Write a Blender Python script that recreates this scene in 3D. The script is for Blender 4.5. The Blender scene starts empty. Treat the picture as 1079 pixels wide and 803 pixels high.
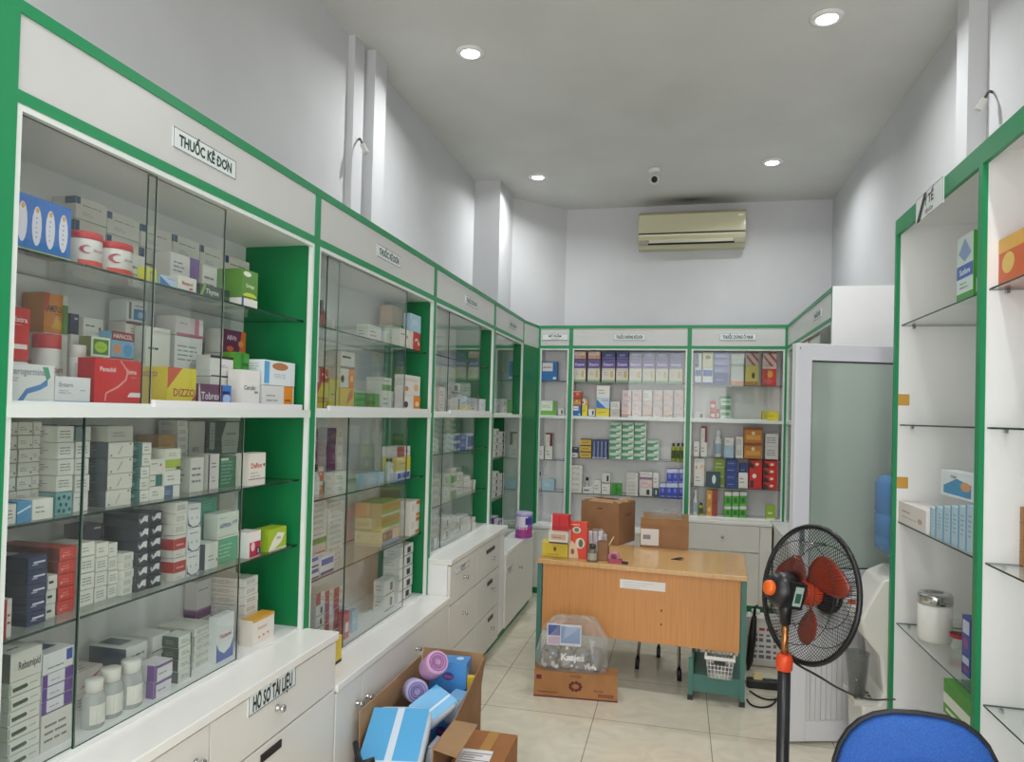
import bpy, math, random
from mathutils import Vector, Matrix
random.seed(7)
C = bpy.context
SC = C.scene
COL = SC.collection
PI = math.pi

# ------------------------------------------------------------------ camera, world, exposure
F_PX, CX, CY, CAM_Z = 740.0, 539.5, 423.8, 1.62
CAM_R = None


def _camera():
    global CAM_R
    d = Vector(((715 - CX) / F_PX, (440 - CY) / F_PX, 1.0)).normalized()
    u = Vector((math.sin(.022), -math.cos(.022), 0.0))
    u = (u - d * d.dot(u)).normalized()
    x = d.cross(u)
    CAM_R = Matrix((x, d, u))                       # rows: world axes in camera (right, down, forward)
    cam = bpy.data.cameras.new('camera')
    cam.sensor_width = 36.0
    cam.lens = F_PX / 1079 * 36.0
    cam.shift_y = 22.3 / 1079
    cam.clip_start = .02
    ob = bpy.data.objects.new('camera', cam)
    COL.objects.link(ob)
    right = Vector((x[0], d[0], u[0]))
    down = Vector((x[1], d[1], u[1]))
    fwd = Vector((x[2], d[2], u[2]))
    m = Matrix((right, -down, -fwd)).transposed().to_4x4()
    m.translation = (0, 0, CAM_Z)
    ob.matrix_world = m
    SC.camera = ob


_camera()


def hit(px, py, axis, val):
    """the point where the sight line of a photograph pixel meets the plane axis = val"""
    v = CAM_R @ Vector(((px - CX) / F_PX, (py - CY) / F_PX, 1.0))
    i = 'xyz'.index(axis)
    o = Vector((0, 0, CAM_Z))
    return o + v * ((val - o[i]) / v[i])


SC.view_settings.view_transform = 'Standard'
SC.view_settings.look = 'None'
SC.view_settings.exposure = 0.0
SC.view_settings.gamma = 1.0
SC.view_settings.use_curve_mapping = False
SC.cycles.use_denoising = True
SC.cycles.max_bounces = 10
SC.cycles.diffuse_bounces = 5
SC.cycles.glossy_bounces = 4
SC.cycles.transmission_bounces = 6
SC.cycles.transparent_max_bounces = 28
SC.cycles.sample_clamp_indirect = 4.0
SC.cycles.caustics_reflective = False
SC.cycles.caustics_refractive = False

LAMP = 12.0             # watts of each recessed downlight
w = bpy.data.worlds.new('daylight')
SC.world = w
w.use_nodes = True
bg = w.node_tree.nodes['Background']
bg.inputs[0].default_value = (1.0, .985, .97, 1)
bg.inputs[1].default_value = 4.4

# the open shop front behind the camera lets the daylight in (portal: sampling aid only)
FRONT_Y, CEIL_Z, WALL_L, WALL_R, BACK_Y = -2.6, 3.7, -1.83, 1.36, 7.03
pl = bpy.data.lights.new('shop_front_daylight', 'AREA')
pl.shape = 'RECTANGLE'
pl.size = WALL_R - WALL_L
pl.size_y = 3.0
pl.cycles.is_portal = True
po = bpy.data.objects.new('shop_front_daylight', pl)
COL.objects.link(po)
po.location = ((WALL_L + WALL_R) / 2, FRONT_Y - .02, 1.5)
po.rotation_euler = (PI / 2, 0, 0)

# ------------------------------------------------------------------ materials


def lin(h):
    h = h.lstrip('#')
    h = h * 3 if len(h) == 2 else ''.join(c * 2 for c in h) if len(h) == 3 else h
    out = []
    for i in (0, 2, 4):
        c = int(h[i:i + 2], 16) / 255
        out.append(c / 12.92 if c <= .04045 else ((c + .055) / 1.055) ** 2.4)
    return (*out, 1)


_M = {}


def mat(hexc, rough=.5, metal=0.0, spec=.5, kind='plain'):
    key = (hexc, rough, metal, spec, kind)
    if key in _M:
        return _M[key]
    m = bpy.data.materials.new('%s_%s' % (kind, hexc))
    m.use_nodes = True
    nt = m.node_tree
    b = nt.nodes['Principled BSDF']
    b.inputs['Base Color'].default_value = lin(hexc)
    b.inputs['Roughness'].default_value = rough
    b.inputs['Metallic'].default_value = metal
    b.inputs['Specular IOR Level'].default_value = spec
    if kind in ('wall', 'laminate', 'kraft', 'wood', 'fabric'):
        tc = nt.nodes.new('ShaderNodeTexCoord')
        mp = nt.nodes.new('ShaderNodeMapping')
        nz = nt.nodes.new('ShaderNodeTexNoise')
        nt.links.new(tc.outputs['Object'], mp.inputs[0])
        nt.links.new(mp.outputs[0], nz.inputs[0])
        sc_, lo, hi, mscale = {'wall': (1.6, .93, 1.03, (1, 1, 1)), 'laminate': (3, .97, 1.02, (1, 1, 1)),
                               'kraft': (9, .86, 1.1, (1, 1, 1)), 'wood': (7, .90, 1.08, (16, 16, .5)),
                               'fabric': (260, .75, 1.2, (1, 1, 1))}[kind]
        mp.inputs['Scale'].default_value = mscale
        nz.inputs['Scale'].default_value = sc_
        nz.inputs['Detail'].default_value = 6
        mr = nt.nodes.new('ShaderNodeMapRange')
        mr.inputs[1].default_value = .3
        mr.inputs[2].default_value = .7
        mr.inputs[3].default_value = lo
        mr.inputs[4].default_value = hi
        nt.links.new(nz.outputs[0], mr.inputs[0])
        mx = nt.nodes.new('ShaderNodeMix')
        mx.data_type = 'RGBA'
        mx.blend_type = 'MULTIPLY'
        mx.inputs[0].default_value = 1
        mx.inputs[6].default_value = lin(hexc)
        nt.links.new(mr.outputs[0], mx.inputs[7])
        nt.links.new(mx.outputs[2], b.inputs['Base Color'])
    _M[key] = m
    return m


def glass(name, tint, gloss=1.0, haze=0.0):
    """clear sheet: tinted see-through with a Fresnel reflection"""
    if name in _M:
        return _M[name]
    m = bpy.data.materials.new(name)
    m.use_nodes = True
    nt = m.node_tree
    nt.nodes.clear()
    out = nt.nodes.new('ShaderNodeOutputMaterial')
    tr = nt.nodes.new('ShaderNodeBsdfTransparent')
    tr.inputs[0].default_value = (*tint, 1)
    gl = nt.nodes.new('ShaderNodeBsdfGlossy')
    gl.inputs['Roughness'].default_value = .02
    gl.inputs[0].default_value = (gloss, gloss, gloss, 1)
    fr = nt.nodes.new('ShaderNodeFresnel')          # the node inverts the index on back faces: undo that, the sheet is thin
    ge = nt.nodes.new('ShaderNodeNewGeometry')
    io = nt.nodes.new('ShaderNodeMix')
    io.inputs[2].default_value = 1.36
    io.inputs[3].default_value = 1 / 1.36
    nt.links.new(ge.outputs['Backfacing'], io.inputs[0])
    nt.links.new(io.outputs[0], fr.inputs[0])
    mx = nt.nodes.new('ShaderNodeMixShader')
    nt.links.new(fr.outputs[0], mx.inputs[0])
    last = tr
    if haze:
        df = nt.nodes.new('ShaderNodeBsdfDiffuse')
        df.inputs[0].default_value = (.85, .88, .88, 1)
        m2 = nt.nodes.new('ShaderNodeMixShader')
        m2.inputs[0].default_value = haze
        nt.links.new(tr.outputs[0], m2.inputs[1])
        nt.links.new(df.outputs[0], m2.inputs[2])
        last = m2
    nt.links.new(last.outputs[0], mx.inputs[1])
    nt.links.new(gl.outputs[0], mx.inputs[2])
    nt.links.new(mx.outputs[0], out.inputs[0])
    _M[name] = m
    return m


def emit(name, col, s):
    m = bpy.data.materials.new(name)
    m.use_nodes = True
    nt = m.node_tree
    nt.nodes.clear()
    out = nt.nodes.new('ShaderNodeOutputMaterial')
    e = nt.nodes.new('ShaderNodeEmission')
    e.inputs[0].default_value = (*col, 1)
    e.inputs[1].default_value = s
    nt.links.new(e.outputs[0], out.inputs[0])
    return m


def floor_material():
    m = bpy.data.materials.new('polished_cream_tiles')
    m.use_nodes = True
    nt = m.node_tree
    b = nt.nodes['Principled BSDF']
    tc = nt.nodes.new('ShaderNodeTexCoord')
    mp = nt.nodes.new('ShaderNodeMapping')
    mp.inputs['Location'].default_value = (.409, -3.79 + 4.2, 0)
    br = nt.nodes.new('ShaderNodeTexBrick')
    br.offset = 0
    br.squash = 1
    br.inputs['Scale'].default_value = 1
    br.inputs['Brick Width'].default_value = .6
    br.inputs['Row Height'].default_value = .6
    br.inputs['Mortar Size'].default_value = .0022
    br.inputs['Mortar Smooth'].default_value = .2
    br.inputs['Color1'].default_value = lin('dcd6c3')
    br.inputs['Color2'].default_value = lin('d8d2bf')
    br.inputs['Mortar'].default_value = lin('7c776a')
    nt.links.new(tc.outputs['Object'], mp.inputs[0])
    nt.links.new(mp.outputs[0], br.inputs[0])
    nz = nt.nodes.new('ShaderNodeTexNoise')
    nz.inputs['Scale'].default_value = 5
    nz.inputs['Detail'].default_value = 8
    nz.inputs['Distortion'].default_value = 2
    nt.links.new(tc.outputs['Object'], nz.inputs[0])
    mr = nt.nodes.new('ShaderNodeMapRange')
    mr.inputs[1].default_value = .3
    mr.inputs[2].default_value = .7
    mr.inputs[3].default_value = .90
    mr.inputs[4].default_value = 1.04
    nt.links.new(nz.outputs[0], mr.inputs[0])
    mx = nt.nodes.new('ShaderNodeMix')
    mx.data_type = 'RGBA'
    mx.blend_type = 'MULTIPLY'
    mx.inputs[0].default_value = 1
    nt.links.new(br.outputs[0], mx.inputs[6])
    nt.links.new(mr.outputs[0], mx.inputs[7])
    nt.links.new(mx.outputs[2], b.inputs['Base Color'])
    b.inputs['Roughness'].default_value = .13
    b.inputs['Specular IOR Level'].default_value = .55
    return m


WHITE = mat('eeeeee', .35, kind='laminate')
WALLM = mat('cecfd1', .85, kind='wall')
CEILM = mat('d2d2ce', .9, kind='wall')
GREEN = mat('178a55', .38)
DGREEN = mat('0f7a45', .4)
TRIMW = mat('dfe6e2', .3)
GLASS = glass('cabinet_glass', (.96, .98, .968), 1, .016)
EDGE = mat('12332a', .2)
EDGE_LIGHT = mat('b9cfc4', .2)
CHROME = mat('c9c9c9', .18, 1.0)
BLACK = mat('151515', .4)
KRAFT = mat('977050', .8, kind='kraft')
KRAFT_IN = mat('a88560', .85, kind='kraft')
INK = '2f3032'

# ------------------------------------------------------------------ mesh building
_TXT = {}


def glyphs(text, bold=.0):
    """flat letters: (verts2d, faces, width, height), baseline at 0"""
    k = (text, bold)
    if k in _TXT:
        return _TXT[k]
    cu = bpy.data.curves.new('letters', 'FONT')
    plain = text.replace('Đ', 'D').replace('Ơ', 'O')      # the bar and the horn are added below
    cu.body = plain
    cu.size = 1
    cu.resolution_u = 2
    cu.offset = bold
    cu.fill_mode = 'FRONT'
    ob = bpy.data.objects.new('letters', cu)
    COL.objects.link(ob)
    dg = C.evaluated_depsgraph_get()
    me = bpy.data.meshes.new_from_object(ob.evaluated_get(dg))
    vs = [(v.co.x, v.co.y) for v in me.vertices]
    fs = [tuple(p.vertices) for p in me.polygons]
    bpy.data.objects.remove(ob)
    bpy.data.curves.remove(cu)
    bpy.data.meshes.remove(me)
    if not vs:
        vs, fs = [(0, 0), (1, 0), (1, 1)], []
    x0 = min(v[0] for v in vs)
    x1 = max(v[0] for v in vs)
    y1 = max(v[1] for v in vs)
    vs = [(v[0] - x0, v[1]) for v in vs]
    _TXT[k] = (vs, fs, x1 - x0, y1)
    for i, ch in enumerate(text):
        if ch in 'ĐƠ':
            e = glyphs(plain[:i + 1], bold)[2]
            n = len(vs)
            if ch == 'Đ':
                s_ = e - glyphs('D', bold)[2]
                vs += [(s_ - .09, .33), (s_ + .27, .33), (s_ + .27, .43), (s_ - .09, .43)]
            else:
                vs += [(e - .16, .62), (e - .02, .62), (e + .07, .84), (e - .05, .84)]
            fs.append((n, n + 1, n + 2, n + 3))
    return _TXT[k]


class MB:
    def __init__(self):
        self.v, self.f, self.mi, self.mats = [], [], [], []
        self.sm = []

    def m(self, material):
        if material not in self.mats:
            self.mats.append(material)
        return self.mats.index(material)

    def add(self, vs, fs, material, smooth=False):
        o = len(self.v)
        self.v += [tuple(p) for p in vs]
        i = self.m(material)
        for f in fs:
            self.f.append(tuple(o + k for k in f))
            self.mi.append(i)
            self.sm.append(smooth)
        return self

    def box(self, x0, x1, y0, y1, z0, z1, material, M=None, edge=None, edge_axes=''):
        vs = [(x, y, z) for z in (z0, z1) for y in (y0, y1) for x in (x0, x1)]
        if M is not None:
            vs = [M @ Vector(p) for p in vs]
        fs = {'z-': (0, 2, 3, 1), 'z+': (4, 5, 7, 6), 'y-': (0, 1, 5, 4), 'y+': (2, 6, 7, 3), 'x-': (0, 4, 6, 2), 'x+': (1, 3, 7, 5)}
        a = [f for k, f in fs.items() if not (edge and k[0] in edge_axes)]
        b = [f for k, f in fs.items() if edge and k[0] in edge_axes]
        o = len(self.v)
        self.v += [tuple(p) for p in vs]
        for lst, mm in ((a, material), (b, edge)):
            for f in lst:
                self.f.append(tuple(o + k for k in f))
                self.mi.append(self.m(mm))
                self.sm.append(False)
        return self

    def rbox(self, x0, x1, y0, y1, z0, z1, r, material, M=None, n=3):
        """box with rounded vertical corners and softened top and bottom"""
        pts = []
        for cx, cy, a0 in ((x1 - r, y1 - r, 0), (x0 + r, y1 - r, 1), (x0 + r, y0 + r, 2), (x1 - r, y0 + r, 3)):
            for k in range(n + 1):
                a = (a0 + k / n) * PI / 2
                pts.append((cx + r * math.cos(a), cy + r * math.sin(a)))
        cxm, cym = (x0 + x1) / 2, (y0 + y1) / 2
        s = min(r * .5, (z1 - z0) * .3)
        rings = []
        for z, q in ((z0, s), (z0 + s, 0), (z1 - s, 0), (z1, s)):
            kx = 1 - q / max(.001, (x1 - x0) / 2)
            ky = 1 - q / max(.001, (y1 - y0) / 2)
            rings.append([(cxm + (p[0] - cxm) * kx, cym + (p[1] - cym) * ky, z) for p in pts])
        return self.loft(rings, material, M=M, smooth=False)

    def loft(self, rings, material, M=None, smooth=True, caps=True, closed=True):
        n = len(rings[0])
        vs = [p for r in rings for p in r]
        if M is not None:
            vs = [M @ Vector(p) for p in vs]
        fs = []
        for i in range(len(rings) - 1):
            for k in range(n if closed else n - 1):
                a, b = i * n + k, i * n + (k + 1) % n
                fs.append((a, b, b + n, a + n))
        self.add(vs, fs, material, smooth)
        if caps:
            o = len(self.v) - len(vs)
            for f in (tuple(range(n))[::-1], tuple(range((len(rings) - 1) * n, len(rings) * n))):
                self.f.append(tuple(o + k for k in f))
                self.mi.append(self.m(material))
                self.sm.append(False)
        return self

    def lathe(self, prof, material, n=20, c=(0, 0, 0), M=None, smooth=True):
        rings = [[(c[0] + r * math.cos(2 * PI * k / n), c[1] + r * math.sin(2 * PI * k / n), c[2] + z) for k in range(n)] for r, z in prof]
        return self.loft(rings, material, M, smooth)

    def tube(self, pts, r, material, n=8, closed=False):
        pts = [Vector(p) for p in pts]
        rings = []
        L = len(pts)
        up = Vector((0, 0, 1))
        prev = None
        for i, p in enumerate(pts):
            if closed:
                t = (pts[(i + 1) % L] - pts[i - 1]).normalized()
            else:
                t = (pts[min(i + 1, L - 1)] - pts[max(i - 1, 0)]).normalized()
            if prev is None:
                a = t.cross(up)
                if a.length < 1e-3:
                    a = t.cross(Vector((1, 0, 0)))
            else:
                a = prev - t * prev.dot(t)
            a.normalize()
            prev = a
            b = t.cross(a)
            rr = r[i] if isinstance(r, (list, tuple)) else r
            rings.append([p + a * rr * math.cos(2 * PI * k / n) + b * rr * math.sin(2 * PI * k / n) for k in range(n)])
        if closed:
            rings.append(rings[0])
        return self.loft(rings, material, smooth=True, caps=not closed)

    def text(self, s, o, u, v, h, material, width=None, bold=.012, center=True):
        """letters of cap height h centred at o in the plane spanned by unit vectors u, v"""
        vs, fs, W, H = glyphs(s, bold)
        o, u, v = Vector(o), Vector(u), Vector(v)
        sy = h / .73
        sx = sy
        if width and W * sx > width:
            sx = width / W
        ox = -W * sx / 2 if center else 0
        self.add([o + u * (x * sx + ox) + v * (y * sy - h / 2) for x, y in vs], fs, material)
        return self

    def build(self, name, parent=None, loc=(0, 0, 0), rz=0.0, bevel=0.0):
        me = bpy.data.meshes.new(name)
        me.from_pydata(self.v, [], self.f)
        for mm in self.mats:
            me.materials.append(mm)
        me.polygons.foreach_set('material_index', self.mi)
        me.polygons.foreach_set('use_smooth', self.sm)
        me.update()
        ob = bpy.data.objects.new(name, me)
        COL.objects.link(ob)
        ob.location = loc
        ob.rotation_euler = (0, 0, rz)
        if parent is not None:
            ob.parent = parent
        if bevel:
            bv = ob.modifiers.new('soft_edges', 'BEVEL')
            bv.width = bevel
            bv.segments = 2
            bv.limit_method = 'ANGLE'
        return ob


def tag(o, label, cat, group=None):
    n = len(label.replace(',', ' ').split())
    if not 4 <= n <= 16:
        print('LABEL LENGTH', n, label)
    o['label'] = label
    o['category'] = cat
    if group:
        o['group'] = group
    return o


def thing(name, label, cat, loc=(0, 0, 0), rz=0.0, group=None):
    o = bpy.data.objects.new(name, None)
    o.empty_display_size = .1
    COL.objects.link(o)
    o.location = loc
    o.rotation_euler = (0, 0, rz)
    return tag(o, label, cat, group)


def struct(mb, name):
    o = mb.build(name)
    o['kind'] = 'structure'
    return o


def part(name, parent, *boxes, bevel=0.0):
    """boxes: (x0,x1,y0,y1,z0,z1,material)"""
    mb = MB()
    for b in boxes:
        mb.box(*b)
    return mb.build(name, parent, bevel=bevel)


def smooth_path(pts, rounds=2):
    for _ in range(rounds):
        q = [pts[0]]
        for a, b in zip(pts, pts[1:]):
            q += [a * .75 + b * .25, a * .25 + b * .75]
        pts = q + [pts[-1]]
    return pts


def rotm(loc=(0, 0, 0), rx=0, ry=0, rz=0):
    return Matrix.Translation(loc) @ Matrix.Rotation(rz, 4, 'Z') @ Matrix.Rotation(ry, 4, 'Y') @ Matrix.Rotation(rx, 4, 'X')


# ------------------------------------------------------------------ the room
T = .12
fl = MB().box(WALL_L - .3, WALL_R + .3, FRONT_Y - .6, BACK_Y + .2, -.1, 0, floor_material())
struct(fl, 'floor')


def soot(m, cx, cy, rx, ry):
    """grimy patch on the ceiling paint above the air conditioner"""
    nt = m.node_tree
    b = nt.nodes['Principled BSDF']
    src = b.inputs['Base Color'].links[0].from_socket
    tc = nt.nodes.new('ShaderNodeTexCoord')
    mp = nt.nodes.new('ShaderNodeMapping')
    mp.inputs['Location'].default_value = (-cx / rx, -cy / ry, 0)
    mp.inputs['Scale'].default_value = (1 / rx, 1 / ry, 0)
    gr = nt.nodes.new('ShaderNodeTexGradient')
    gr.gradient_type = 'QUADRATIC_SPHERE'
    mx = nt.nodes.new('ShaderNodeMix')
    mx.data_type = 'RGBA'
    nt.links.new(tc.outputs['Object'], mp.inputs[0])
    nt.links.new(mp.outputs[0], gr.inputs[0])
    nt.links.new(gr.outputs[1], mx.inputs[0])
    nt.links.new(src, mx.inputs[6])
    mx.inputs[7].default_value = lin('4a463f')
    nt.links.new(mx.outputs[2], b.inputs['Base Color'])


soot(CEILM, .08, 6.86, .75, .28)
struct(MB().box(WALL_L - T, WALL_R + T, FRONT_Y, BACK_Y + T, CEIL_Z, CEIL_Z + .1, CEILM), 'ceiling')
struct(MB().box(WALL_L - T, WALL_L, FRONT_Y, BACK_Y + T, 0, CEIL_Z, WALLM), 'wall_left')
struct(MB().box(WALL_R, WALL_R + T, FRONT_Y, BACK_Y + T, 0, CEIL_Z, WALLM), 'wall_right')
struct(MB().box(WALL_L, WALL_R, BACK_Y, BACK_Y + T, 0, CEIL_Z, WALLM), 'wall_back')
struct(MB().box(WALL_L - T, WALL_R + T, FRONT_Y - T, FRONT_Y, 3.0, CEIL_Z, WALLM), 'wall_front')
# slanting piece of wall across the left back corner
mb = MB()
a, b = (-1.61, 6.52), (-1.147, 7.03)
mb.add([(a[0], a[1], 0), (b[0], b[1], 0), (-1.83, 7.03, 0), (-1.83, 6.52, 0), (a[0], a[1], CEIL_Z), (b[0], b[1], CEIL_Z), (-1.83, 7.03, CEIL_Z), (-1.83, 6.52, CEIL_Z)],
       [(0, 1, 5, 4), (3, 0, 4, 7), (1, 2, 6, 5), (0, 3, 2, 1), (4, 5, 6, 7), (2, 3, 7, 6)], WALLM)
struct(mb, 'wall_corner')
struct(MB().box(-1.83, -1.79, 3.55, 3.675, 0, CEIL_Z, WALLM), 'trim_1')
struct(MB().box(-1.83, -1.745, 3.72, 3.88, 0, CEIL_Z, WALLM), 'trim_2')
struct(MB().box(-1.83, -1.59, 6.04, 6.52, 0, CEIL_Z, WALLM), 'trim_3')
struct(MB().box(1.28, 1.36, 3.65, 3.79, 0, CEIL_Z, WALLM), 'trim_4')
# ------------------------------------------------------------------ ceiling lights and camera, air conditioner
GLOW = emit('downlight_glow', (.93, .99, 1.0), 14.0)
BEAM = bpy.data.lights.new('downlight', 'AREA')
BEAM.shape = 'DISK'
BEAM.size = .09
BEAM.energy = LAMP
BEAM.color = (.98, .99, 1.0)
BEAM.spread = math.radians(155)
spots = [(-1.215, 3.85, 'round recessed ceiling light nearest the photographer, on the left side'),
         (.70, 3.85, 'round recessed ceiling light at the upper right, before the right pillar'),
         (-1.245, 6.0, 'round recessed ceiling light near the left back corner'),
         (.69, 5.95, 'round recessed ceiling light right of the small security camera'),
         (-.5, .55, 'unseen recessed ceiling light, shifted off its row away from the nearest left cabinet'),  # out of view; shifted off its row so the nearest header is lit less
         (.70, 1.7, 'round recessed ceiling light above the blue chair'),
         (-.5, -1.1, 'round recessed ceiling light by the shop front, left side'),
         (.70, -.5, 'round recessed ceiling light by the shop front, right side')]
for x, y, lb in spots:
    t = thing('ceiling_light', lb, 'light', (x, y, CEIL_Z), group='recessed ceiling lights')
    MB().lathe([(.05, 0), (.085, 0), (.085, -.006), (.056, -.014), (.05, -.006), (.05, 0)], mat('e8e8e6', .4), 28).build('trim_ring', t)
    MB().lathe([(.049, -.002), (.049, -.010), (.03, -.012), (.002, -.0125)], GLOW, 28).build('diffuser', t)
    bo = bpy.data.objects.new('downlight_beam', BEAM)
    COL.objects.link(bo)
    bo.parent = t
    bo.location = (0, 0, -.016)

t = thing('security_camera', 'small white dome security camera on the ceiling', 'camera', (-.238, 5.966, CEIL_Z))
MB().lathe([(.05, 0), (.052, -.012), (.045, -.035)], mat('e8e8e6', .4), 24).build('base', t)
ball = [(.046 * math.sin(a), -.04 - .046 * (1 - math.cos(a)) + .0) for a in [PI * k / 10 for k in range(1, 10)]]
MB().lathe(ball, mat('dcdcda', .35), 20).build('ball', t)
Mx = rotm((0, -.036, -.10), rx=math.radians(115))
MB().lathe([(.026, 0), (.026, .016), (.002, .018)], BLACK, 16, M=Mx).build('lens', t)

t = thing('air_conditioner', 'cream split air conditioner high on the back wall', 'air conditioner', (.08, BACK_Y, 3.245))
CREAM = mat('c9c5a4', .22)
prof = [(-.02, .0), (-.12, .0), (-.165, .03), (-.20, .105), (-.205, .13), (-.205, .25), (-.195, .31), (-.15, .35), (-.02, .355), (0, .355), (0, 0)]
W2 = .495
rings = [[(x, p[0], p[1]) for p in prof] for x in (-W2, W2)]
MB().loft(rings, CREAM, smooth=False).build('body', t, bevel=.006)
MB().box(-W2 + .004, W2 - .004, -.2085, -.20, .122, .134, BLACK).build('panel_gap', t)
part('front_panel', t, (-W2 + .003, W2 - .003, -.214, -.203, .136, .312, mat('cdc9a9', .12)), bevel=.008)
Mv = rotm((0, -.186, .062), rx=math.radians(-28))
MB().box(-.39, .38, -.006, .004, -.034, .034, mat('d8d6c4', .3), M=Mv).build('louver', t)
MB().box(-.40, .39, -.012, -.002, -.052, -.036, BLACK, M=Mv).build('air_slot', t)
for sx in (-1, 1):
    MB().box(sx * .442 - .046, sx * .442 + .046, -.004, .006, -.048, .05, mat('a9a797', .4), M=Mv).build('end_cover', t)
mb = MB()
mb.box(.42, .465, -.2155, -.213, .270, .288, mat('f2f2ea', .4))
mb.build('badge', t)

for nm, loc, sgn, lb in (('cable_stub', (-1.79, 3.62, 3.12), 1, 'loose cable end poking out of the left wall strip'),
                         ('cable_stub', (1.36, 3.59, 3.12), -1, 'loose cable with white connector hanging off the right wall')):
    t = thing(nm, lb, 'cable', loc)
    s = sgn
    MB().tube([(0, 0, .02), (s * .015, -.01, .02), (s * .03, -.03, .005), (s * .05, -.05, -.03)], .006, mat('4a4a48', .5), 8).build('wire', t)
    MB().box(-.012, .012, -.010, .010, -.055, .0, mat('d6d4cf', .4), M=rotm((s * .05, -.05, -.03), ry=s * -.5)).build('connector', t)

# ------------------------------------------------------------------ cabinets
HEADER = mat('cccdcb', .33, kind='laminate')
SIGN_INK = mat('0d3f33', .5)
FRAME_INK = mat('77787a', .5)


def sign(parent, xc, zc, wd, ht, text, y=-.0, ink=SIGN_INK, sub=None, dark=FRAME_INK, name='sign_plate'):
    mb = MB()
    mb.box(xc - wd / 2, xc + wd / 2, y - .003, y, zc - ht / 2, zc + ht / 2, mat('dfe6e6', .35))
    b = .0022
    e = y - .0034
    for q in ((xc - wd / 2, xc + wd / 2, zc + ht / 2 - b, zc + ht / 2), (xc - wd / 2, xc + wd / 2, zc - ht / 2, zc - ht / 2 + b),
              (xc - wd / 2, xc - wd / 2 + b, zc - ht / 2, zc + ht / 2), (xc + wd / 2 - b, xc + wd / 2, zc - ht / 2, zc + ht / 2)):
        mb.box(q[0], q[1], e, y - .003, q[2], q[3], dark)
    if sub:
        mb.text(text, (xc, y - .0036, zc + ht * .15), (1, 0, 0), (0, 0, 1), ht * .36, ink, wd * .8, bold=.03)
        mb.text(sub, (xc, y - .0036, zc - ht * .3), (1, 0, 0), (0, 0, 1), ht * .16, ink, wd * .9, bold=.01)
    else:
        mb.text(text, (xc, y - .0036, zc), (1, 0, 0), (0, 0, 1), ht * (.74 if name == 'label_plate' else .54), ink, wd * .84, bold=.035)
    return mb.build(name, parent)


TOP, FB, FG, WF, MT, MBZ = 2.437, 2.253, 2.227, 2.213, 1.612, 1.585


def display(label, loc, rz, w, zb, sh_up, sh_low, panes_up, panes_low, sign_text, depth=.29, sub=None, sign_w=.27, post=.018, top=TOP, end=0.0, inner='green', sign_x=None):
    t = thing('display_cabinet', label, 'cabinet', loc, rz)
    zb += .0006
    dz = top - TOP
    g = DGREEN if inner == 'green' else WHITE
    th = .016
    for x0, x1 in ((0, th), (w - th, w)):
        part('side_panel', t, (x0, x1, .003, depth, zb, top - .002, g))
    part('back_panel', t, (th, w - th, depth - .012, depth, zb, top - .004, WHITE))
    part('top_panel', t, (th, w - th, .012, depth - .012, 2.222 + dz, 2.236 + dz, WHITE))
    part('middle_board', t, (th, w - th, .004, depth - .012, MBZ, MT, WHITE))
    part('bottom_board', t, (th, w - th, .004, depth - .012, zb, zb + .006, WHITE))
    mb = MB()
    mb.box(-end, w, -.012, .003, TOP - .027 + dz, top, GREEN)
    mb.box(post, w - post, -.012, .003, FG + dz, FB + dz, GREEN)
    mb.box(-end, post, -.012, .003, zb, TOP - .027 + dz, GREEN)
    mb.box(w - post, w, -.012, .003, zb, TOP - .027 + dz, GREEN)
    mb.build('face_frame', t)
    hp = part('header_panel', t, (post, w - post, -.008, .004, FB + dz, TOP - .027 + dz, HEADER))
    sx = sign_x if sign_x is not None else w / 2
    sign(hp, sx, 2.332 + dz, sign_w, .055, sign_text, -.008, sub=sub)
    iw = .013
    mb = MB()
    for z0, z1 in ((zb, MBZ), (MT, FG + dz)):
        mb.box(post, post + iw, -.010, .006, z0, z1, TRIMW)
        mb.box(w - post - iw, w - post, -.010, .006, z0, z1, TRIMW)
    mb.box(post + iw, w - post - iw, -.010, .006, WF + dz, FG + dz, TRIMW)
    mb.box(post, w - post, -.013, .004, MBZ, MT, TRIMW)
    mb.box(post + iw, w - post - iw, -.010, .004, MBZ + .009, MBZ + .011, mat('b9bcb9', .4))
    mb.build('inner_frame', t)
    for z in list(sh_up) + list(sh_low):
        s = MB().box(th + .001, w - th - .001, .026, depth - .013, z - .006, z, GLASS, edge=EDGE, edge_axes='xy')
        s.build('glass_shelf', t)
    for zz, lst in ((MT, panes_up), (zb + .006, panes_low)):
        z1 = (WF + dz if zz == MT else MBZ)
        if lst:
            a = min(p[0] for p in lst)
            b = max(p[1] for p in lst)
            part('pane_track', t, (a, b, .002, .022, zz, zz + .008, TRIMW))
            if zz == MT and len(lst) > 1 and w > 1:
                part('pane_rail', t, (lst[1][0] + .02, w - .075, -.012, .0015, zz, zz + .019, mat('e6e8ea', .3)))
        for x0, x1, tr in lst:
            y = .004 + .009 * tr
            p = MB().box(x0, x1 - .0012, y, y + .005, zz + .008, z1 - .001, GLASS, edge=EDGE, edge_axes='xz')
            p.box(x1 - .0012, x1, y, y + .005, zz + .008, z1 - .001, EDGE_LIGHT)
            p.build('sliding_pane', t)
    return t


def knob(parent, x, z, y):
    mb = MB()
    Mk = rotm((x, y, z), rx=PI / 2)
    mb.lathe([(.011, 0), (.008, .004), (.005, .010), (.006, .014), (.012, .018), (.013, .023), (.009, .027), (.001, .028)], CHROME, 14, M=Mk)
    return mb.build('knob', parent)


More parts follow.
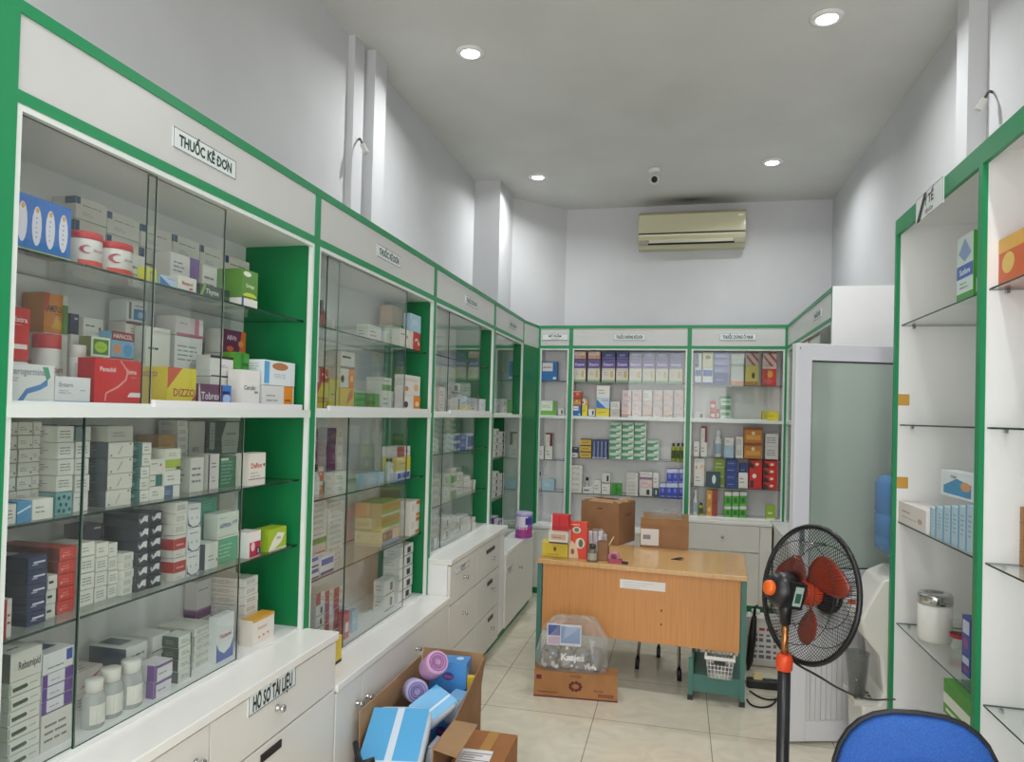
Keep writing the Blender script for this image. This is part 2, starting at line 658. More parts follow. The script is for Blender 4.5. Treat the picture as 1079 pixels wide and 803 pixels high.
def base(label, loc, rz, w, top, fronts, depth=.29, yf=-.14, wood=None, shelf_gap=None):
    """fronts: (kind, x0, x1, z0, z1, knob xs and zs list, plate or None)"""
    wm = wood or mat('e0ded8', .35, kind='laminate')
    t = thing('base_cabinet', label, 'cabinet', loc, rz)
    part('body', t, (0, w, yf + .018, depth, .055, top - .028, WHITE))
    part('toe_kick', t, (.0, w, yf + .03, yf + .05, 0, .055, DGREEN), (0, .016, yf + .05, depth, 0, .055, DGREEN), (w - .016, w, yf + .05, depth, 0, .055, DGREEN), (.016, w - .016, depth - .016, depth, 0, .055, DGREEN))
    part('countertop', t, (0, w, yf - .006, depth, top - .028, top, mat('ebeae6', .25, kind='laminate')), bevel=.003)
    for kind, x0, x1, z0, z1, ks, plate in fronts:
        f = part(kind, t, (x0 + .0022, x1 - .0022, yf, yf + .017, z0 + .0022, z1 - .0022, wm), bevel=.0015)
        for kx, kz in ks:
            knob(f, kx, kz, yf)
        if plate:
            if plate[0] == 'slot':
                MB().box(plate[1] - plate[3] / 2, plate[1] + plate[3] / 2, yf - .004, yf, plate[2] - .012, plate[2] + .012, BLACK).build('card_slot', f)
            else:
                sign(f, plate[1], plate[2], plate[3], plate[4], plate[0], yf, ink=mat('1c2622', .5), dark=mat('4b4c4e', .5), name='label_plate')
    return t


XL = -1.33
RZ = PI / 2
Y1, Y2, Y3, Y4, Y5 = 1.124, 2.36, 3.662, 4.955, 5.945
HI, LO = .81, .615
UN = {}
UN[1] = display('nearest wide left wall cabinet, sliding glass doors, most crowded shelves', (XL, Y1, 0), RZ, Y2 - Y1, HI, [1.942], [1.357, 1.117],
                [(.018, 1.557 - Y1, 0), (1.536 - Y1, 1.855 - Y1, 1)], [(.018, 1.365 - Y1, 1), (1.351 - Y1, 1.965 - Y1, 0)], 'THUỐC KÊ ĐƠN', end=.10, sign_x=1.725 - Y1)
UN[2] = display('second left wall cabinet from the front, glass doors, low bottom shelf', (XL, Y2, 0), RZ, Y3 - Y2, LO, [1.94], [1.265, .955],
                [(.02, 2.589 - Y2, 1), (2.472 - Y2, 3.29 - Y2, 0)], [(.02, 2.715 - Y2, 1), (2.69 - Y2, 3.345 - Y2, 0)], 'THUỐC KÊ ĐƠN', sign_x=3.02 - Y2)
UN[3] = display('third left wall cabinet from the front, behind the open carton', (XL, Y3, 0), RZ, Y4 - Y3, HI, [1.947], [1.372, 1.07],
                [(.02, 3.99 - Y3, 1), (3.96 - Y3, 4.63 - Y3, 0)], [(.02, 3.93 - Y3, 1), (3.90 - Y3, 4.54 - Y3, 0)], 'THUỐC KÊ ĐƠN', sign_x=4.355 - Y3)
UN[4] = display('fourth left wall cabinet, narrowest, next to the back corner', (XL, Y4, 0), RZ, Y5 - Y4, LO, [1.947], [1.27, .95],
                [(.02, 5.05 - Y4, 1), (5.04 - Y4, 5.62 - Y4, 0)], [(5.37 - Y4, 5.90 - Y4, 0)], 'THUỐC KÊ ĐƠN', sign_x=5.51 - Y4)


def fy(Y, k):
    return Y - (Y1, Y2, Y3, Y4)[k - 1]


base('high white base cabinet under the nearest left cabinet, drawer lettered for documents', (XL, Y1, 0), RZ, Y2 - Y1, HI,
     [('door', 0, .521, .06, .779, [(.466, .70)], ('KHÁC', .40, .66, .09, .05)), ('drawer', .521, 1.226, .607, .779, [(.844, .690)], ('HỒ SƠ TÀI LIỆU', .816, .754, .255, .06)),
      ('drawer', .521, 1.226, .30, .605, [(.866, .47)], ('slot', .816, .57, .11)), ('drawer', .521, 1.226, .06, .298, [(.85, .18)], None)])
base('low white base cabinet behind the open carton of tissues', (XL, Y2, 0), RZ, Y3 - Y2, LO,
     [('door', .0, .22, .06, .585, [(.175, .482)], None), ('door', .22, .895, .06, .585, [(.262, .475), (.81, .49)], None), ('door', .895, 1.295, .06, .585, [], None)])
base('high white base cabinet with chrome-knobbed drawers, third along the left wall', (XL, Y3, 0), RZ, Y4 - Y3, HI,
     [('drawer', 0, .53, .56, .779, [(.26, .664)], ('VTYT', .22, .729, .25, .036)), ('drawer', .53, 1.10, .56, .779, [(.875, .654)], ('slot', .84, .715, .2)),
      ('drawer', 0, .53, .305, .557, [(.26, .456)], None), ('drawer', .53, 1.10, .305, .557, [(.895, .441)], ('slot', .84, .50, .12)),
      ('drawer', 0, .53, .06, .302, [(.26, .19)], None), ('drawer', .53, 1.10, .06, .302, [(.9, .182)], ('slot', .88, .255, .12))])
base('low white base cabinet with two doors, farthest along the left wall', (XL, Y4, 0), RZ, Y5 - Y4, LO,
     [('door', 0, .40, .06, .585, [], ('VTYT', .11, .468, .22, .045)), ('door', .40, .985, .06, .585, [(.44, .415)], None)])

# back wall
YB = 6.38
XB0, XB1, XB2, XB3 = hit(566, 440, 'y', YB).x, hit(600, 440, 'y', YB).x, hit(725, 440, 'y', YB).x, hit(828, 440, 'y', YB).x
UN['n'] = display('narrow green-framed shelf cabinet in the left back corner, no glass doors', (XB0, YB, 0), 0, XB1 - XB0, LO, [1.93], [1.20, .91], [], [], 'MỸ PHẨM', sub='CHĂM SÓC DA', sign_w=.24, inner='white')
UN['w'] = display('wide cabinet at the middle of the back wall, above the brown cartons', (XB1, YB, 0), 0, XB2 - XB1, LO, [1.925], [1.23, .905],
                  [(.53, XB2 - XB1 - .02, 0)], [], 'THUỐC KHÔNG KÊ ĐƠN', sign_w=.28, inner='white')
UN['r'] = display('back wall cabinet at the right corner, above a white drawer', (XB2, YB, 0), 0, XB3 - XB2, .755, [1.915], [1.28, 1.02],
                  [(.03, .66, 0)], [], 'THUỐC DÙNG Ở NHÀ', sign_w=.30, inner='white')
base('low white base under the wide back cabinet, mostly behind the desk', (XB1, YB, 0), 0, XB2 - XB1, LO, [('door', 0, .54, .06, .585, [(.48, .42)], None), ('door', .54, XB2 - XB1, .06, .585, [(.60, .42)], None)])
base('low white corner base carrying the purple tin', (XB0, YB, 0), 0, XB1 - XB0, LO, [('door', 0, XB1 - XB0, .06, .585, [], None)])
base('white base with single drawer knob under the right back cabinet', (XB2, YB, 0), 0, .78 - XB2, .755,
     [('drawer', 0, .60, .50, .725, [(.30, .62)], None), ('door', 0, .60, .06, .498, [(.05, .35)], None), ('door', .60, .78 - XB2, .06, .725, [], None)], yf=-.16)
# green filler post between the left run and the back run
A = Vector((XL, Y5, 0))
B = Vector((XB0, YB, 0))
t = thing('corner_post', 'green corner filler post between left and back cabinets', 'post', A)
D = (B - A)
n_ = Vector((-D.y, D.x, 0)).normalized() * .016


def slab(z0, z1, m, name):
    q = [Vector((0, 0, 0)), D, D + n_, n_]
    MB().add([(p.x, p.y, z) for z in (z0, z1) for p in q], [(0, 1, 5, 4), (1, 2, 6, 5), (2, 3, 7, 6), (3, 0, 4, 7), (0, 3, 2, 1), (4, 5, 6, 7)], m).build(name, t)


slab(0, FG, DGREEN, 'green_board')
slab(FG, TOP - .027, HEADER, 'white_header')
slab(TOP - .027, TOP, GREEN, 'top_band')

# far right run, only its header, end board and near door show
XR = .9
UN['f'] = display('right wall cabinet behind the glazed door, white end board', (XR, 6.37, 0), -RZ, 1.80, .755, [1.9], [1.3, 1.02],
                  [(.03, .9, 0), (.88, 1.3, 1)], [(.03, .9, 0)], 'THUỐC BÔI', sign_x=1.33, inner='green', depth=.445)
t = thing('end_board', 'plain white end board of the right wall cabinets, above the glazed door', 'panel', (XR, 6.37, 0), -RZ)
part('board', t, (1.802, 1.814, -.012, .445, .0, TOP, WHITE))
part('green_edge', t, (1.8015, 1.8145, -.014, -.0125, FG, TOP, GREEN))
base('white base cabinet along the right wall behind the fan', (XR, 6.37, 0), -RZ, 1.795, .755,
     [('door', .17, .70, .06, .725, [(.63, .5)], None), ('door', .70, 1.25, .06, .725, [(.76, .5)], None), ('door', 1.25, 1.795, .06, .725, [], None)], depth=.445, yf=-.11)
# ------------------------------------------------------------------ cartons, jars and bottles on the shelves
W_ = 'e2e1da'


def R(face, u0, v0, u1, v1, c): return ('R', face, u0, v0, u1, v1, c)
def L(face, u0, v0, u1, v1, n, c=INK): return ('L', face, u0, v0, u1, v1, n, c)
def Tx(face, s, u, v, h, c=INK, wd=.9): return ('T', face, s, u, v, h, c, wd)
def El(face, u, v, ru, rv, c): return ('E', face, u, v, ru, rv, c)


# style: (few words, base colour, printed marks)
S = {
    'white': ('plain white carton', W_, [L('f', .15, .3, .7, .75, 2, '8b8c8c'), L('l', .2, .35, .8, .7, 2, '9a9b9b')]),
    'lines': ('white carton with grey lines', 'dddcd5', [L('f', .12, .25, .85, .8, 3, '77797b'), L('l', .15, .3, .85, .75, 3, '8e9092')]),
    'dot': ('white carton, dark corner dot', 'dad9d0', [L('f', .12, .35, .7, .7, 2, '85868a'), El('f', .88, .25, .05, .1, '1f2326')]),
    'grey': ('grey-white carton', 'bdbcb4', [L('f', .2, .3, .8, .7, 2, '8d8d88')]),
    'blueoval': ('blue carton with white ovals', '2b6fc4', [El('f', .12, .5, .085, .36, 'e3e0ee'), El('f', .37, .48, .085, .36, 'e3e0ee'), El('f', .61, .48, .085, .36, 'e3e0ee'), El('f', .85, .48, .085, .36, 'e3e0ee'),
                 El('f', .12, .78, .03, .05, 'e2a23c'), El('f', .37, .76, .03, .05, 'e2a23c'), El('f', .61, .76, .03, .05, 'e2a23c'), El('f', .85, .76, .03, .05, 'e2a23c'), R('f', 0, 0, 1, .035, 'e0d36a'),
                 L('f', .345, .25, .395, .68, 5, '8d8aa0'), L('f', .585, .25, .635, .68, 5, '8d8aa0'), L('f', .825, .25, .875, .68, 5, '8d8aa0')]),
    'tab': ('white carton with blue tab', 'd8d6cc', [R('f', .0, .66, .14, .98, '1f4a72'), L('f', .2, .62, .85, .72, 1, '33363a'), L('f', .2, .2, .6, .4, 2, '9b9b96'), R('l', .55, .66, 1, .98, '1f4a72')]),
    'yellowtag': ('small yellow-black tagged carton', 'd8d83a', [Tx('f', '10', .5, .66, .3, '20231c'), Tx('f', '12', .5, .28, .3, '20231c')]),
    'purpleend': ('white carton with purple end', 'dcdad6', [R('f', .66, 0, 1, 1, '6a4491'), L('f', .1, .55, .55, .85, 3, '7a7b80'), L('f', .1, .2, .5, .35, 1, '7a7b80')]),
    'bluediag': ('blue and pale diagonal carton', 'b9d3e6', [('P', 'f', [(0, .1), (0, .85), (.75, 0), (.1, 0)], '2f6fb8'), L('f', .45, .7, .95, .9, 1, 'a8423a')]),
    'redname': ('white carton with red name', 'e4dfd6', [Tx('f', 'Biseptol', .5, .55, .26, 'b03a2c'), R('f', .6, .15, .8, .28, 'c2362c'), R('f', 0, .0, 1, .08, '3a86c0')]),
    'dgreenscript': ('dark green lettered low carton', '1f3a2c', [Tx('f', 'Thyme', .4, .5, .45, 'cfd8c8'), ('P', 'f', [(0, 0), (.12, 1), (.2, 1), (.08, 0)], '7fae4e'), R('f', .75, .1, .98, .4, '39603f')]),
    'leaf': ('green leaf carton, white foot', '5f8f42', [R('fl', 0, 0, 1, .22, 'e6e6e0'), R('f', .0, .0, .12, .24, '3d55a0'), El('f', .5, .30, .42, .09, 'c2cf4a'), Tx('f', 'Ginkgo', .5, .58, .1, 'd9e6c4'), El('f', .3, .88, .25, .07, 'dfe8d8'), R('f', .05, .24, .98, .28, '4d7a36')]),
    'wave': ('white carton with blue wave', 'e6e5e6', [('P', 'f', [(.25, .06), (.42, .38), (.7, .5), (.86, .66), (.86, .48), (.7, .36), (.46, .26), (.36, .06)], '4d86c4'), ('P', 'f', [(.74, .95), (.86, .95), (.92, .7), (.84, .6)], '3fa07c'),
             Tx('f', 'Enterogermina', .4, .82, .17, '9a9ea8', .8), L('f', .06, .55, .35, .68, 2, '9a9ea8'), R('f', .45, .04, .8, .1, 'c3cadd')]),
    'wavesmall': ('white carton with blue foot', 'e8e7ea', [R('f', .0, 0, 1, .14, '7f9bd0'), Tx('f', 'Entero', .3, .72, .16, '9a9ea8', .5), L('f', .1, .4, .5, .55, 2, 'a6a9b2'), L('f', .7, .5, .92, .58, 1, '8a8d99')]),
    'wavebase': ('white carton, wave and foot', 'dfe3e2', [('P', 'f', [(.3, .2), (.42, .38), (.8, .48), (.9, .6), (.9, .46), (.75, .36), (.5, .28), (.45, .2)], '3b7fb8'), R('f', 0, 0, 1, .2, '2d77a6'), R('fl', .86, 0, 1, .2, '2d77a6'), L('f', .1, .65, .85, .9, 4, '8d9294')]),
    'panadol': ('red carton with curved stripe', 'd5262c', [Tx('f', 'Panadol', .26, .78, .1, 'f0dcd6', .42), Tx('f', 'Extra', .76, .76, .1, 'f0dcd6', .34), ('P', 'f', [(.2, .1), (.22, .28), (.45, .42), (.62, .58), (.66, .75), (.5, .98), (.53, .98), (.70, .76), (.65, .56), (.48, .39), (.25, .26), (.23, .1)], 'e89a94'),
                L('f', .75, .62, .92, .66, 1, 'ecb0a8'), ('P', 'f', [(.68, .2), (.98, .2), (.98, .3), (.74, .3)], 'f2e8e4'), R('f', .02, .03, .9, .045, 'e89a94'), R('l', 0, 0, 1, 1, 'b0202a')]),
    'extra': ('tall red lettered carton', 'd42a2c', [Tx('f', 'Extra', .5, .78, .1, 'f2e4e0', .75), R('f', .1, .22, .9, .31, 'f0e6e2'), L('f', .2, .66, .7, .7, 1, 'e9a8a0')]),
    'ameflu': ('orange lettered carton, green end', 'e08a22', [Tx('f', 'AMEFLU', .42, .62, .17, '2b2a20', .6), L('f', .45, .45, .72, .52, 1, '3a2f20'), ('P', 'f', [(0, 1), (.22, 1), (.12, .5), (0, .55)], 'd0482a'), ('P', 'f', [(.3, .1), (.5, .45), (.75, .25), (.75, .1)], 'e8a83a'), R('f', .76, 0, 1, 1, '5d8a34'), R('f', .76, .75, 1, 1, 'dcdcd4')]),
    'wgreen': ('white and green carton', 'dcdcd4', [R('f', 0, 0, 1, .45, '5f9a3c'), L('f', .15, .7, .85, .85, 1, '333')]),
    'navysmall': ('small navy carton', '25304a', [R('f', .45, .72, .85, .82, 'd0d4da')]),
    'whitename': ('white carton with dark name', 'dedcd2', [L('f', .1, .66, .65, .8, 1, '26282b'), El('f', .82, .62, .06, .09, 'b33a34')]),
    'limeframe': ('white-framed lime carton', 'e6e8dc', [R('f', .1, .12, .9, .88, '3f8a2c'), El('f', .5, .5, .34, .28, 'a8cf2c'), L('f', .3, .45, .7, .52, 1, '2f5a1c'), R('l', 0, 0, 1, 1, '7c8a3c')]),
    'hapacol': ('blue carton with maroon top', '6fb0d4', [R('f', 0, .68, 1, 1, '8a2630'), Tx('f', 'HAPACOL', .5, .84, .17, 'f0dcdc', .85), El('f', .25, .36, .17, .2, 'd58a5a'), El('f', .72, .35, .2, .24, '4d93c8'), R('f', .0, .0, 1, .06, 'b3434a')]),
    'maroonside': ('white carton with maroon edge', 'e0d9d2', [R('f', .62, 0, 1, 1, '6d1f30'), R('f', 0, .88, 1, 1, '6d1f30'), L('f', .28, .3, .4, .75, 3, '333')]),
    'wblue': ('white and blue carton', 'd8dbdc', [R('f', .35, .1, 1, .62, '3f82c0'), El('f', .7, .35, .14, .16, 'a9cbe4'), L('f', .4, .72, .95, .85, 1, '2f3440'), R('f', .1, .1, .22, .9, '6c6c68')]),
    'tall': ('tall white carton, short dash', 'dfe0dc', [L('f', .1, .7, .6, .78, 1, '2d3033'), L('f', .3, .35, .75, .45, 1, '85878a')]),
    'dizzo': ('yellow carton, red brush name', 'e2cf28', [('P', 'f', [(0, .45), (0, 1), (.5, 1)], 'd2542c'), Tx('f', 'DIZZO', .58, .38, .2, 'b0402a', .75), ('P', 'f', [(.65, 0), (1, 0), (1, .35)], 'c2452c'), Tx('l', 'DIZZO', .45, .82, .12, 'a8641f', .5)]),
    'tobra': ('purple carton with blue end', '6b2b5a', [Tx('f', 'Tobrex', .36, .52, .32, 'e6dce6', .56), R('f', .72, 0, 1, 1, '3f7fd0'), El('f', .86, .4, .12, .22, 'a9c8ee'), ('P', 'f', [(0, 0), (.1, 0), (.02, 1), (0, 1)], 'd8cfd8'), R('f', .72, .6, .95, .74, '2a2a60')]),
    'pinkband': ('white carton with pink band', 'e2dcda', [R('f', .05, 0, 1, .14, 'c8567a'), R('f', .68, .1, .84, 1, 'd07a98'), L('f', .15, .6, .5, .75, 1, '9b8f92')]),
    'blackband': ('white carton, black top edge', 'e0e0dc', [R('f', 0, .88, 1, 1, '2a2c2e'), R('f', .05, .0, .9, .06, '3a3c3e'), L('f', .4, .45, .8, .6, 2, '777')]),
    'purpleorange': ('purple carton with orange side', '5d2348', [Tx('f', 'ABVit', .36, .68, .2, 'e3cddd', .55), ('P', 'f', [(.7, .0), (1, 0), (1, 1), (.8, 1)], 'c8642e'), El('f', .3, .2, .16, .12, 'd0603a'), El('f', .78, .45, .12, .14, 'd9924a'), R('l', 0, 0, 1, 1, 'dcdad4')]),
    'green': ('bright green carton', '3f9a34', [R('f', .38, .1, .58, .95, '2c7a2a'), Tx('f', 'Aloe', .72, .5, .2, '1f5a22', .4), R('l', 0, 0, 1, 1, '69a83c')]),
    'cname': ('white carton, script name', 'e6e6e2', [Tx('f', 'Cerulin', .45, .55, .12, '55585c', .7), R('f', .7, .4, .9, .46, '8a8c90')]),
    'wlightblue': ('white and light-blue carton', 'dfe6ea', [R('f', .0, .06, .16, .94, '5aa6d8'), El('f', .5, .78, .26, .16, 'b5794c'), L('f', .3, .3, .8, .5, 3, 'aab2b8'), L('l', .2, .6, .8, .9, 3, 'b2b9be')]),
    'orangeend': ('white carton, orange end', 'dadcda', [R('f', .66, .0, .96, 1, 'e08a1e'), L('f', .7, .3, .9, .55, 1, '7a3f10'), L('f', .1, .3, .5, .7, 2, 'a5a8a8')]),
    'tealprint': ('teal mottled carton', '55777c', [El('f', .25, .7, .12, .16, '8fb0b2'), El('f', .6, .6, .14, .12, '2f4d54'), El('f', .4, .3, .16, .14, '9bbcbc'), El('f', .8, .3, .1, .18, '34525a')]),
    'tealpat': ('teal speckled pattern carton', '7fb0b4', [El('f', .2, .75, .09, .09, '2c4c54'), El('f', .5, .8, .09, .09, '2c4c54'), El('f', .8, .7, .09, .09, '2c4c54'), El('f', .3, .45, .09, .09, '2c4c54'), El('f', .65, .42, .09, .09, '2c4c54'), El('f', .2, .18, .09, .09, '2c4c54'), El('f', .5, .15, .09, .09, '2c4c54'), El('f', .85, .2, .09, .09, '2c4c54')]),
    'wx': ('white carton, dark printed end', 'd9d6ce', [R('l', 0, 0, 1, 1, '5c636b'), L('l', .2, .2, .8, .8, 3, '8d949c'), El('f', .12, .15, .03, .06, '222'), El('f', .88, .85, .03, .06, '222'), ('P', 'f', [(.35, .2), (.4, .2), (.58, .75), (.53, .75)], 'a9a8a2')]),
    'wteal': ('white carton, teal printed end', 'dddcd4', [R('l', 0, 0, 1, 1, '4f8684'), El('l', .6, .5, .25, .25, 'a9cac8'), L('f', .2, .25, .8, .75, 2, '85878a')]),
    'tealgrey': ('grey-teal carton', '75898a', [R('f', .62, 0, 1, 1, 'c9cac4')]),
    'ochre': ('ochre yellow carton', 'b5873a', [L('f', .2, .3, .8, .5, 1, '7a5a24')]),
    'lime': ('white carton with lime band', 'dedfd2', [R('f', .0, .1, 1, .5, 'a9bf3c'), L('f', .2, .65, .8, .85, 2, '9a9c8c'), R('f', .7, 0, 1, .14, '46503a')]),
    'bluelabel': ('white carton, slate-blue half', 'd9dcda', [R('f', 0, 0, .55, 1, '51688c'), L('f', .06, .3, .5, .7, 2, '9fb2cc')]),
    'tealend': ('white carton, teal end', 'd5d8d0', [R('f', .45, 0, 1, 1, '33706c'), L('f', .05, .4, .4, .7, 1, '444')]),
    'redtext': ('white carton, red name', 'e3dfd6', [Tx('f', 'Daflon', .45, .62, .16, 'c23a34', .8), El('f', .9, .62, .05, .05, '222'), L('f', .1, .25, .75, .45, 2, 'b4b0ac'), R('f', .0, .18, 1, .21, '85858a')]),
    'purpleleft': ('white carton, purple left edge', 'd9d6d2', [R('f', 0, 0, .14, 1, '52356e'), L('f', .3, .6, .85, .8, 2, '555'), L('f', .4, .2, .7, .4, 2, '888')]),
    'blacklabel': ('black carton, rounded pale label', '2c3230', [('P', 'f', [(.45, .02), (.9, .02), (.95, .5), (.95, .98), (.55, .98), (.42, .5)], 'aeb5ac'), Tx('f', 'SANOFEN', .7, .62, .08, '3a423e', .4), L('f', .5, .25, .9, .45, 3, '8c948c'), ('P', 'f', [(.08, .2), (.16, .14), (.22, .2), (.22, .98), (.08, .98)], '9aa39c'), L('f', .12, .3, .18, .9, 6, '4a524c')]),
    'greenlines': ('dark green lined carton', '1f6a4a', [L('f', .05, .1, .85, .9, 7, '7fae98'), R('f', .02, .88, .5, .96, 'cfd8d0')]),
    'maroonwhite': ('maroon and white carton', 'dcd6d2', [R('f', 0, 0, .55, 1, 'a4232f'), L('f', .62, .3, .95, .7, 2, '6a2a30')]),
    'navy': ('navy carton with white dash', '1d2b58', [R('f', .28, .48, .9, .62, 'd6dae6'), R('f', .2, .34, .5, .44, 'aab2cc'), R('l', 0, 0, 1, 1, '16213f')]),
    'dashbox': ('white carton, black dash', 'dad8d4', [R('f', .1, .42, .6, .6, '2a2c30')]),
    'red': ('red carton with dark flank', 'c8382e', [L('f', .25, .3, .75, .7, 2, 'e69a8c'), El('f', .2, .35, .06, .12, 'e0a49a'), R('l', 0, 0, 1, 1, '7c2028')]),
    'navyblob': ('black-navy carton, white splash', '1e2532', [('P', 'f', [(.2, .25), (.35, .6), (.55, .85), (.92, .85), (.88, .3), (.6, .45)], 'd5d9dc'), ('P', 'f', [(.1, .6), (.22, .3), (.3, .35), (.2, .7)], 'c2c8cc')]),
    'redband': ('white carton with red band', 'd6d3cd', [R('fl', 0, .35, 1, .85, 'b03530'), L('f', .2, .5, .85, .68, 1, 'e4c2ba'), L('f', .2, .08, .7, .22, 1, 'a8a6a2')]),
    'arc': ('white carton with navy arc', 'dde0e2', [('P', 'f', [(.02, .55), (.1, .2), (.4, .02), (.8, .05), (1, .2), (1, .1), (.75, -.0), (.35, -.0), (.02, .12)], '3c4c6c'), L('f', .15, .75, .8, .85, 1, '3a3c44'), El('f', .3, .4, .04, .06, '888'), El('f', .7, .4, .04, .06, '888')]),
    'mint': ('mint green carton', '3fa583', [L('f', .1, .2, .8, .85, 4, '8fd0b8'), R('l', 0, 0, 1, 1, '93b6c6')]),
    'darkleft': ('white carton, slate end', 'd8dbd6', [R('l', 0, 0, 1, 1, '46505c'), L('f', .25, .3, .75, .6, 2, '8b8f8c'), El('f', .9, .3, .04, .07, '222')]),
    'aspirin': ('pale carton with blue name', 'cfdad0', [Tx('f', 'ASPIRIN', .36, .52, .17, '3f5f96', .52), Tx('f', 'pH8', .82, .6, .13, '6a7f9a', .22), L('f', .1, .78, .5, .86, 1, '8a928c'), R('f', .05, .08, .95, .11, '9aa69c')]),
    'pinkpatch': ('white carton, crimson lower patch', 'e6e2e2', [R('f', .08, .02, .98, .6, 'b5284e'), El('f', .35, .42, .16, .18, 'e7c6ce'), R('f', .62, .1, .98, .35, '3a2340'), Tx('f', 'S', .8, .22, .16, 'e8e0e4')]),
    'limewhite': ('lime and white carton', 'a6bf2c', [('P', 'f', [(0, .05), (.25, .5), (.5, .8), (.9, .7), (.7, .3), (.3, .05)], 'e8e6d8'), Tx('f', 'Orlis', .55, .55, .13, '7a3a34', .4), R('l', 0, 0, 1, 1, '8fae2a'), R('f', 0, 0, 1, .08, 'dfe0c8')]),
    'greenbar': ('white carton, green bar', 'dddcd4', [('P', 'f', [(.12, .25), (.1, .55), (.55, .6), (.6, .4), (.55, .3)], '1f3f34'), R('f', .66, .45, .9, .55, 'b0b0aa'), R('f', .02, .1, .05, .9, '4f9a76')]),
    'flatname': ('white carton, black name', 'dad8d2', [Tx('f', 'Rebamipid', .6, .5, .3, '2a2b2e', .7), R('l', 0, 0, 1, 1, '77756e'), L('t', .2, .2, .7, .4, 1, '55')]),
    'purplebands': ('white carton, purple ends', 'dcdae2', [R('f', 0, 0, .16, 1, '5b2f8c'), R('f', .72, .1, 1, 1, '5b2f8c'), L('f', .25, .35, .65, .6, 1, '8d8a9c'), R('f', 0, 0, 1, .07, '4a2878')]),
    'bluesq': ('white carton, blue square', 'dfdee2', [R('f', .76, .35, .96, .9, '2f4aa0'), L('f', .15, .2, .7, .35, 1, '3a3c44'), R('t', .1, .3, .8, .8, '2c3a6a')]),
    'smallprint': ('white carton, small print', 'd6d2cc', [L('f', .1, .2, .9, .8, 3, '77706a')]),
    'redswipe': ('white flat carton, red swipe', 'd9d2cc', [('P', 'f', [(.2, .2), (.55, .3), (.95, .8), (.5, .55)], 'c23a30'), L('t', .2, .2, .8, .8, 3, '8a8580')]),
    'navyend': ('white flat carton, navy end', 'd5d9d4', [R('l', .0, .05, 1, .95, '2f3f58'), L('f', .05, .4, .9, .65, 1, '3f4a4a'), R('t', .2, .3, .8, .9, '5a6c6c')]),
    'purpletag': ('white carton with purple edge', 'dddbe0', [R('f', .05, .78, 1, .95, '6a3f90'), R('f', 0, 0, .12, 1, '6a3f90'), L('f', .2, .3, .8, .55, 1, '8a8790'), R('l', .6, 0, 1, 1, '6a3f90')]),
    'darkend': ('white carton, dark teal end', 'd5d9d2', [R('l', 0, 0, 1, 1, '31433f'), L('l', .2, .3, .8, .7, 2, '7f928c'), L('f', .2, .3, .9, .7, 2, '7d827e'), R('f', .9, 0, 1, 1, '4a5752')]),
    'purplefoot': ('white carton with purple foot', 'd9d5d2', [R('fl', 0, .05, 1, .26, '7d4a80'), R('fl', 0, .26, 1, .3, 'b08ab0'), L('f', .1, .75, .95, .82, 1, '6a6a6e')]),
    'swoosh': ('white carton, blue swoosh foot', 'dcdfe0', [('P', 'f', [(0, 0), (1, 0), (1, .42), (.8, .22), (.45, .14), (.15, .25), (0, .42)], '2f55a8'), Tx('f', 'Vastarel', .5, .55, .1, 'b0453c', .7)]),
    'orangetop': ('white carton with orange top', 'e2dcd2', [R('t', 0, 0, 1, 1, 'd9a23c'), R('f', 0, .9, 1, 1, 'd9a23c'), Tx('f', 'Bostocef', .45, .62, .13, 'd8b090', .8), El('f', .3, .25, .04, .05, 'd98a5a'), El('f', .5, .27, .04, .05, 'd98a5a'), El('f', .7, .29, .04, .05, 'd98a5a')]),
    'tan': ('tan plain carton', 'cdb38c', []),
    'redwhite': ('red and white carton', 'd9d4ce', [R('f', .3, 0, 1, 1, 'c23228'), El('f', .62, .55, .14, .12, 'f0e0da'), El('f', .62, .5, .07, .08, '2a2426'), El('f', .85, .4, .1, .1, 'e9c7a0')]),
    'paleblue': ('pale blue carton', 'a9c9dc', [L('f', .2, .4, .8, .7, 2, 'e0eaf0')]),
    'yelloworange': ('yellow-orange carton', 'dcc04a', [('P', 'f', [(.4, .2), (.9, .6), (.9, 1), (.6, .8)], 'd07a2c'), L('f', .1, .1, .6, .25, 1, '7a6a20')]),
    'yellow': ('yellow carton', 'd9c92f', [L('f', .15, .45, .85, .6, 1, '6e641c')]),
    'worange': ('white carton, orange corner', 'dfddd8', [R('f', .58, 0, 1, 1, 'e0862c'), El('f', .8, .5, .12, .16, 'f2d0a0'), El('f', .15, .45, .12, .2, '3a3d40')]),
    'wpic': ('white carton, small pictures', 'e2dfd8', [El('f', .2, .32, .1, .12, 'd08a50'), El('f', .75, .4, .14, .18, 'e6b98a'), L('f', .1, .7, .9, .85, 2, 'b0aca6')]),
    'wblackband': ('white carton, black heading', 'd8d6ce', [R('f', .1, .62, .7, .74, '2c2d30'), R('f', 0, .0, 1, .12, '7f8fa0')]),
    'orange': ('orange-red and white carton', 'd8d0c8', [R('f', .1, 0, .95, .68, 'd0602c'), El('f', .4, .5, .2, .12, 'e9c0a0')]),
    'purple': ('deep purple carton', '33235a', [R('f', .4, .08, .8, .14, '8a7fae'), R('l', 0, 0, 1, 1, 'bfbcc2')]),
    'skyblue': ('sky blue carton', '4c92c2', [('P', 'f', [(0, .5), (.5, .65), (1, .8), (1, .7), (.5, .55), (0, .4)], 'd5e4ee')]),
    'blues3': ('white carton, three blue panels', 'd5dce6', [R('f', .04, .1, .32, .8, '2b4c94'), R('f', .36, .1, .64, .8, '2b4c94'), R('f', .68, .1, .96, .8, '2b4c94')]),
